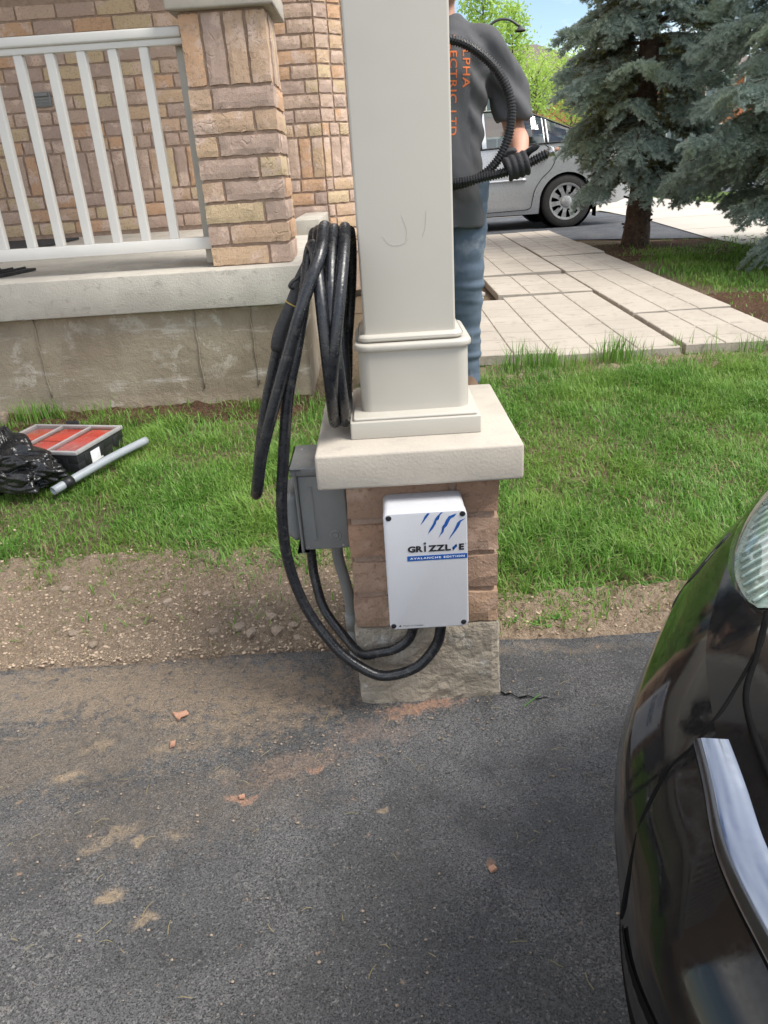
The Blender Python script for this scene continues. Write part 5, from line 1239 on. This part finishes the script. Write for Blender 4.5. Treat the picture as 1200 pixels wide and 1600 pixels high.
def strip(name, cs, zlo, zhi, out, mat_, nz_=3, rd=.003):
    V = []; F = []
    for i, c in enumerate(cs):
        a, b = (zlo(c), zhi(c)) if callable(zlo) else (zlo, zhi)
        for k in range(nz_+1):
            f = k/nz_; V.append(P_at(abs(c), a+(b-a)*f, out-rd*(abs(2*f-1)**3)))
            if c < 0: V[-1].y = 2*BYC-V[-1].y
    n = nz_+1
    for i in range(len(cs)-1):
        for k in range(nz_): F.append((i*n+k, i*n+k+1, (i+1)*n+k+1, (i+1)*n+k))
    return part(name, V, F, mat_, bc, smooth=True)
def shelf(name, cs, zf, wf, drop, mat_):
    V = []; F = []
    for c in cs:
        U = mir(P_at(abs(c), zf(abs(c)), .001), 1 if c > 0 else -1); d_ = Vector((-1, .25*(1 if c > 0 else -1)*min(1, abs(c)/.2), 0)).normalized()
        w_ = wf(abs(c)); V += [U+Vector((.005, 0, -.0012)), U+Vector((.001, 0, .0008)), U+d_*w_*.70+Vector((0, 0, -.0002)), U+d_*w_*.90+Vector((0, 0, -.0016)), U+d_*w_+Vector((0, 0, -.0050)), U+d_*(w_-.001)+Vector((0, 0, -drop)), U+Vector((.004, 0, -drop))]
    for i in range(len(cs)-1):
        for k in range(4): F.append((i*7+k, i*7+k+1, (i+1)*7+k+1, (i+1)*7+k))
    part(name, V, F, mat_, bc, smooth=True); F = []
    for i in range(len(cs)-1):
        for k in range(4, 6): F.append((i*7+k, i*7+k+1, (i+1)*7+k+1, (i+1)*7+k))
    return part(name+'_front', V, F, M['gap'], bc)
shelf('grille_bar', list(np.linspace(.212, -.212, 40)), lambda c: .646-.006*c/.2, lambda c: .040-.012*c/.2, .012, M['sky_sheen'])
strip('lower_grille', list(np.linspace(.125, -.125, 20)), lambda c: .47+.03*abs(c)/.12, lambda c: .548-.02*abs(c)/.12, .0015, M['gap'], 2, 0)
for s_ in (-1, 1):
    seam = [mir(P_at(c, z, -.0012), s_) for c, z in [(.345, .672), (.313, .668), (.299, .663), (.270, .650), (.246, .637), (.232, .617), (.226, .593), (.203, .568), (.178, .548), (.134, .518), (.11, .490), (.10, .45)]]
    tube('panel_gap', catmull(seam, 5), .0022, M['gap'], bc, 6)
    tube('panel_gap', catmull([mir(P_at(c, z, -.0026), s_) for c, z in [(.36, .672), (.299, .664), (.24, .652), (.12, .654), (.0, .655)]], 6), .0034, M['gap'], bc, 6)
    tube('bumper_crease', catmull([mir(P_at(c, z), s_) for c, z in [(.60, .50), (.60, .54), (.62, .58), (.66, .61)]], 5), .0022, M['black_paint'], bc, 6)
    # headlight: silver bowl with fluting under a bulged clear lens
    def hl(u, v, out):
        c = .352+.50*u; zl_ = .640+.004*u+.02*(1-math.sin(PI*min(1, u*2.6+.0001)/2)); zh = .706+.055*math.sin(PI*min(1, u*1.4)*.5)
        m = math.sin(PI*u)**.32 if 0 < u < 1 else 0
        mid = (zl_+zh)/2; z = mid+(v-.5)*(zh-zl_)*max(.05, m)
        return mir(P_at(c, z, out), s_)
    for nm, o_, mt in (('headlight_bowl', .003, M['bowl']), ('headlight_lens', .0, M['lens'])):
        V = []; F = []; nu, nv = 24, 8
        for i in range(nu+1):
            for k in range(nv+1):
                u, v = i/nu, k/nv; b = o_ if nm[-4:] == 'bowl' else .006+.042*(math.sin(PI*u)*math.sin(PI*v))**.5
                V.append(hl(u, v, b))
        for i in range(nu):
            for k in range(nv): a = i*(nv+1)+k; F.append((a, a+1, a+nv+2, a+nv+1))
        part(nm, V, F, mt, bc, smooth=True)
    for k in range(13):
        u = .06+.045*k; tube('lens_flute', [hl(u+.03*math.sin(v*2), v, .010) for v in np.linspace(.10, .90, 9)], .0026, M['bowl'], bc, 6)

# rest of the black car
BX = 2.2
def loft(name, secs, mat_, close=True):
    V = []; F = []; n = len(secs[0])
    for sct in secs: V += sct
    for i in range(len(secs)-1):
        for k in range(n-1): F.append((i*n+k, (i+1)*n+k, (i+1)*n+k+1, i*n+k+1))
    if close: F += [tuple(range(n)), tuple((len(secs)-1)*n+k for k in range(n))[::-1]]
    bm = bmesh.new(); vv = [bm.verts.new(v) for v in V]; bm.verts.ensure_lookup_table()
    for f in F: bm.faces.new([vv[t] for t in f])
    return bm_obj(name, bm, mat_, bc, smooth=True, angle=40)
def bsec(x, zl, zb, zt, hw, rw):
    h = [(hw*.95, zl), (hw, zl+.2), (hw, zl+.4), (hw*.97, zb), (rw, zt-.05), (rw*.6, zt), (0, zt+.01)]
    return [(x, BYC-y, z) for y, z in h]+[(x, BYC+y, z) for y, z in h[-2::-1]]
loft('rear_body', [bsec(x, .2, .93, zt, hw, .78 if zt < 1.1 else .60) for x, zt, hw in ((2.38, .955, .915), (3.2, .97, .92), (3.9, 1.0, .92), (4.25, 1.0, .86), (4.38, .95, .78))], M['black_paint'])
loft('cabin', [bsec(x, .85, .93, zt, hw, rw) for x, zt, hw, rw in ((1.36, .925, .78, .70), (1.95, 1.30, .84, .62), (2.4, 1.45, .84, .60), (3.2, 1.47, .84, .60), (3.9, 1.30, .82, .60), (4.3, 1.0, .80, .66))], M['carglass'])
loft('roof', [bsec(x, zt-.03, zt-.02, zt+.008, .64, .58) for x, zt in ((1.98, 1.31), (2.4, 1.455), (3.2, 1.475), (3.85, 1.32))], M['black_paint'])
MB().box(1.0, 4.2, BYC-.78, BYC+.78, .19, .80).build('underbody', M['gap'], bc)
for s in (-1, 1):
    V, F = tube_geo([(1.0, BYC+s*.90, .31), (1.0, BYC+s*.55, .31)], .35, 28); part('wheel_well', V, F[:-2]+[F[-1]], M['gap'], bc)
    wheel(bc, (1.0, BYC+s*.805, .315), .315, .2, s); wheel(bc, (3.62, BYC+s*.83, .315), .315, .2, s)

# ------------------------------------------------------------------ spruces
def needles(starts, dirs, lens, K, nl, nw, seed):
    r = np.random.default_rng(seed); n = len(starts); t = (np.arange(K)+r.random((n, K)))/K
    d = dirs/np.linalg.norm(dirs, axis=1)[:, None]; ref = np.where(np.abs(d[:, 2:3]) < .9, np.array([[0, 0, 1.]]), np.array([[1., 0, 0]]))
    u = np.cross(d, ref); u /= np.linalg.norm(u, axis=1)[:, None]; v = np.cross(d, u)
    a = r.random((n, K))*2*PI; rad = np.cos(a)[..., None]*u[:, None]+np.sin(a)[..., None]*v[:, None]
    base = starts[:, None]+d[:, None]*(t*lens[:, None])[..., None]
    rad[..., 2] += .25
    nd = d[:, None]*.65+rad*.8; nd /= np.linalg.norm(nd, axis=2)[..., None]; l = nl*(.7+.6*r.random((n, K)))*(1.08-.5*t**4)
    tip = base+nd*l[..., None]; sd_ = np.cross(nd, d[:, None]); sd_ /= np.linalg.norm(sd_, axis=2)[..., None]+1e-9
    V = np.stack([base+sd_*nw*.5, base-sd_*nw*.5, tip], 2); return V.reshape(-1, 3)
def spruce(name, x, y, H, zb, rmax, n_br, seed, label, trunk_r, K=34, ztop=None, droop=.3, low_r=1.0):
    r = np.random.default_rng(seed); z0 = g(y); t = thing(name, (x, y, z0-.02), label, 'tree', 'blue spruces by the path')
    tp = [(x+.02*math.sin(k*1.1), y+.02*math.cos(k*1.3), z0-.03+H*k/12) for k in range(13)]; trr = [trunk_r*(1.25 if k == 0 else 1)*(1-.93*k/12) for k in range(13)]
    P = catmull(tp, 6); Rr = np.interp(np.linspace(0, 12, len(P)), range(13), trr); V, F = tube_geo(P, Rr, 20)
    V = [np.array(v)+np.array([nz3(v[0]*22, v[1]*22, v[2]*9), nz3(v[0]*22+9, v[1]*22, v[2]*9), 0])*.018 for v in V]
    tr = part('trunk', V, F, M['bark'], t, smooth=True)
    mb = MB()
    for k in range(14):   # sawn stubs
        a = r.random()*6.28; zz = z0+.08+r.random()*.6; p = Vector((x, y, zz)); d = Vector((math.cos(a), math.sin(a), .3)); mb.tube([p+d*trunk_r*.7, p+d*(trunk_r+.02+.02*r.random())], .011, 6)
    mb.build('stub', M['bark'], tr)
    S, D, Ln, S2, D2, L2 = [], [], [], [], [], []; wood = MB()
    for b in range(n_br):
        f = (b+r.random()*.8)/n_br; z = z0+zb+(H-zb)*f**1.1; hh = (z-z0-zb)/(H-zb)
        if ztop and z > z0+ztop and r.random() < .8: continue
        a = b*2.39996+r.normal(0, .25); Lb = rmax*min(1, low_r+hh*3.2)*(1-hh)**.8*(.78+.4*r.random())+.10
        el = .12+.45*hh+r.normal(0, .09); dr = droop*Lb*(1-hh*.5)*(.7+.7*r.random())
        base = np.array([x, y, z]); dh = np.array([math.cos(a), math.sin(a), 0.])
        pos = lambda s: base+dh*Lb*s*(1-.10*s)+np.array([0, 0, Lb*el*s-dr*s**1.8+.12*Lb*max(0, s-.75)**1.2*2])
        wood.tube([pos(s) for s in np.linspace(0, 1, 7)], np.linspace(.020*(1-.6*hh)+.004, .004, 7), 6)
        nsec = int(10+Lb*17)
        for k in range(nsec):
            s = .22+.78*(k+r.random())/nsec; p = pos(s); tg = pos(min(1, s+.03))-pos(s-.03); tg /= np.linalg.norm(tg)
            side = 1 if k % 2 else -1; perp = np.array([-dh[1], dh[0], 0])*side
            l2 = (.34*(1-s)**.7+.16)*min(1, .45+.6*Lb)*(.7+.6*r.random()); d2 = tg*.75+perp*(.85*r.random()+.25)+np.array([0, 0, -.12-.42*r.random()]); d2 /= np.linalg.norm(d2)
            m = max(3, int(l2/.026))
            for j in range(m):
                q = (j+.5)/m; sag = np.array([0, 0, -.22*l2*q*q]); pp_ = p+d2*l2*q+sag
                for sgn in (-1, 1):
                    pr = np.cross(d2, [0, 0, 1.]); pr /= np.linalg.norm(pr)+1e-9
                    d3 = d2*.8+pr*sgn*(.75+.3*r.random())+np.array([0, 0, .15-.35*r.random()])+r.normal(0, .28, 3); l3 = (.05+.05*(1-q))*(.7+.6*r.random())
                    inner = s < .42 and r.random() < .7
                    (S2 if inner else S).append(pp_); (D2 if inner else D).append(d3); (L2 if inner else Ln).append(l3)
            S.append(p+d2*l2*.25); D.append(d2+np.array([0, 0, -.1])); Ln.append(l2*.85)
            if r.random() < .4: wood.tube([p, p+d2*l2*.55], .0035, 4)
        S.append(pos(.86)); D.append(pos(1.0)-pos(.9)); Ln.append(.16)
    V = needles(np.array(S), np.array(D), np.array(Ln), K, .027, .0072, seed)
    cr = place('crown', big_mesh('crown', V-np.array(t.location), tri=np.arange(len(V)).reshape(-1, 3)), M['needle']); cr.parent = t; tag(cr, kind='stuff')
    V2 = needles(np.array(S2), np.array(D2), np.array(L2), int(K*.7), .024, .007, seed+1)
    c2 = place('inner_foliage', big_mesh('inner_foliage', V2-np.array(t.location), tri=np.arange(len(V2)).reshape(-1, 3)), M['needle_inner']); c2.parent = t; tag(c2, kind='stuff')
    tag(wood.build('branches', M['bark'], t, smooth=True), kind='stuff'); return len(S), len(S2)
spruce('spruce_tree', 2.62, 6.76, 6.6, .72, .80, 165, 3, 'blue spruce with a bare lower trunk standing in mulch beside the path', .115, 34, ztop=3.1, droop=.34, low_r=.58)
spruce('spruce_tree', 4.05, 5.10, 4.9, .62, 1.66, 205, 8, 'larger blue spruce with low drooping boughs overhanging the grass', .13, 34, ztop=3.0, droop=.36, low_r=.80)

# ------------------------------------------------------------------ street trees, lamp, far houses
def street_tree(x, y, H, zc, rx, rz, n, seed, label):
    r = np.random.default_rng(seed); z0 = g(y); t = thing('street_tree', (x, y, z0), label, 'tree', 'young street trees'); mb = MB()
    mb.tube([(x, y, z0-.05), (x+.03, y, z0+H*.5), (x, y, z0+H*.95)], [.07, .05, .012], 8)
    C = []
    for k in range(26):
        zz = z0+zc-rz*.75+1.6*rz*k/26; a = k*2.4; f = 1-abs((zz-z0-zc)/rz)**2; L = rx*(.35+.75*f)*(.7+.5*r.random()); e = np.array([x+math.cos(a)*L, y+math.sin(a)*L, zz+L*.7]); s = np.array([x, y, zz])
        mb.tube([s, (s+e)/2+np.array([0, 0, -.05]), e], [.02, .014, .005], 5)
        for q in np.linspace(.3, 1.05, int(n/26)): C.append(s+(e-s)*q+r.normal(0, .10+.07*rx, 3))
    mb.build('trunk', M['youngbark'], t, smooth=True)
    C = np.array(C); m = len(C); a = r.normal(0, 1, (m, 3)); a /= np.linalg.norm(a, axis=1)[:, None]; b = np.cross(a, r.normal(0, 1, (m, 3))); b /= np.linalg.norm(b, axis=1)[:, None]; L = (.035+.04*r.random(m))[:, None]
    V = np.stack([C-a*L, C+b*L*.55, C+a*L, C-b*L*.55], 1).reshape(-1, 3); q = np.arange(m*4).reshape(-1, 4)
    cr = place('crown', big_mesh('crown', V-np.array(t.location), quads=q), M['leaf']); cr.parent = t; tag(cr, kind='stuff')
street_tree(3.40, 24, 5.7, 4.6, .62, 1.5, 3000, 1, 'young street tree with a tall pale green crown rising behind the person')
street_tree(4.42, 25, 5.1, 3.6, .50, 1.7, 2700, 2, 'slim young street tree beside the arched street lamp')
street_tree(5.55, 27, 3.7, 2.8, .75, .9, 1700, 5, 'low leafy street tree in front of the red brick house')
street_tree(8.2, 33, 4.4, 2.9, 1.6, 1.6, 5000, 6, 'bushy street tree further along the road behind the spruce')
sl = thing('street_lamp', (3.2, 23, g(23)), 'black street lamp with an arched arm above the young trees', 'street lamp')
tube('pole', [(3.2, 23, g(23)), (3.2, 23, 3.9)], [.07, .045], M['lamp_black'], sl, 10)
tube('arm', catmull([(3.2, 23, 3.85), (3.25, 23, 4.35), (3.55, 23, 4.75), (3.95, 23, 4.80), (4.28, 23, 4.62)], 6), .035, M['lamp_black'], sl, 8)
lathe('lamp_head', [(.02, .12), (.06, .08), (.16, 0), (.14, -.03)], (4.30, 23, 4.52), (0, 0, 1), M['lamp_black'], sl, 14)
def house(x, y, w_, d_, h_, hr, label, garage_x=None):
    z0 = g(y); t = thing('brick_house', (x, y, z0), label, 'house', None)
    MB().box(x-w_/2, x+w_/2, y, y+d_, z0-.1, z0+h_).build('wall', M['farbrick'], t)
    V = [(x-w_/2-.4, y-.4, z0+h_), (x+w_/2+.4, y-.4, z0+h_), (x+w_/2+.4, y+d_+.4, z0+h_), (x-w_/2-.4, y+d_+.4, z0+h_), (x-w_*.2, y+d_/2, z0+h_+hr), (x+w_*.2, y+d_/2, z0+h_+hr)]
    rf = part('roof', V, [(0, 1, 5, 4), (1, 2, 5), (2, 3, 4, 5), (3, 0, 4), (0, 3, 2, 1)], M['roof'], t)
    MB().box(x-w_/2-.42, x+w_/2+.42, y-.46, y-.40, z0+h_-.18, z0+h_+.02).build('eaves', M['farwhite'], rf)
    for zf in (1.0, 3.6):
        if zf+1.3 > h_: continue
        for i in range(4):
            wx = x-w_/2+w_*(i+.5)/4; f_ = MB().box(wx-.65, wx+.65, y-.08, y-.005, z0+zf, z0+zf+1.35).build('window', M['farwhite'], t)
            for sx in (-.31, .31): MB().box(wx+sx-.27, wx+sx+.27, y-.10, y-.082, z0+zf+.1, z0+zf+1.25).build('pane', M['farglass'], f_)
    if garage_x is not None:
        gd = MB().box(x+garage_x-1.3, x+garage_x+1.3, y-.35, y-.30, z0, z0+2.2).build('garage_door', M['farwhite'], t)
        for k in range(4): MB().box(x+garage_x-1.2+k*.62, x+garage_x-1.2+k*.62+.5, y-.37, y-.352, z0+1.7, z0+2.05).build('pane', M['farglass'], gd)
house(8.5, 47, 9.5, 9, 5.2, 2.2, 'red brick house with brown roof beyond the street trees', 3.0)
house(19.5, 49, 9.0, 9, 5.0, 2.2, 'red brick house further right, mostly hidden behind the spruce boughs', -3)
house(-3.5, 46, 10, 9, 5.4, 2.4, 'red brick house hidden behind the porch post', 2)
rc = thing('far_car', (6.9, 30, g(30)), 'small red car parked in front of the far brick house', 'car')
loftv = [(-2.1, .35, .75), (-1.9, .85, .8), (-1.0, .95, .82), (-.5, 1.42, .66), (.8, 1.45, .66), (1.5, 1.0, .8), (2.1, .9, .78)]
V = []; F = []
for x, zt, hw in loftv: V += [(6.9+hw, 30+x, g(30)+.3), (6.9+hw, 30+x, g(30)+min(zt, .85)), (6.9+hw*.85, 30+x, g(30)+zt), (6.9-hw*.85, 30+x, g(30)+zt), (6.9-hw, 30+x, g(30)+min(zt, .85)), (6.9-hw, 30+x, g(30)+.3)]
for i in range(6):
    for k in range(5): F.append((i*6+k, i*6+k+1, (i+1)*6+k+1, (i+1)*6+k))
F += [tuple(range(6))[::-1], tuple(36+k for k in range(6))]
part('body', V, F, M['redpaint'], rc, smooth=False)
part('windscreen', [(6.9-.6, 30-.97, g(30)+.98), (6.9+.6, 30-.97, g(30)+.98), (6.9+.5, 30-.57, g(30)+1.38), (6.9-.5, 30-.57, g(30)+1.38)], [(0, 1, 2, 3)], M['farglass'], rc)
for sx in (-.72, .72):
    for sy in (-1.3, 1.3): lathe('wheel', [(0, -.1), (.3, -.1), (.3, .1), (0, .1)], (6.9+sx, 30+sy, g(30)+.3), (1, 0, 0), M['tyre'], rc, 16)
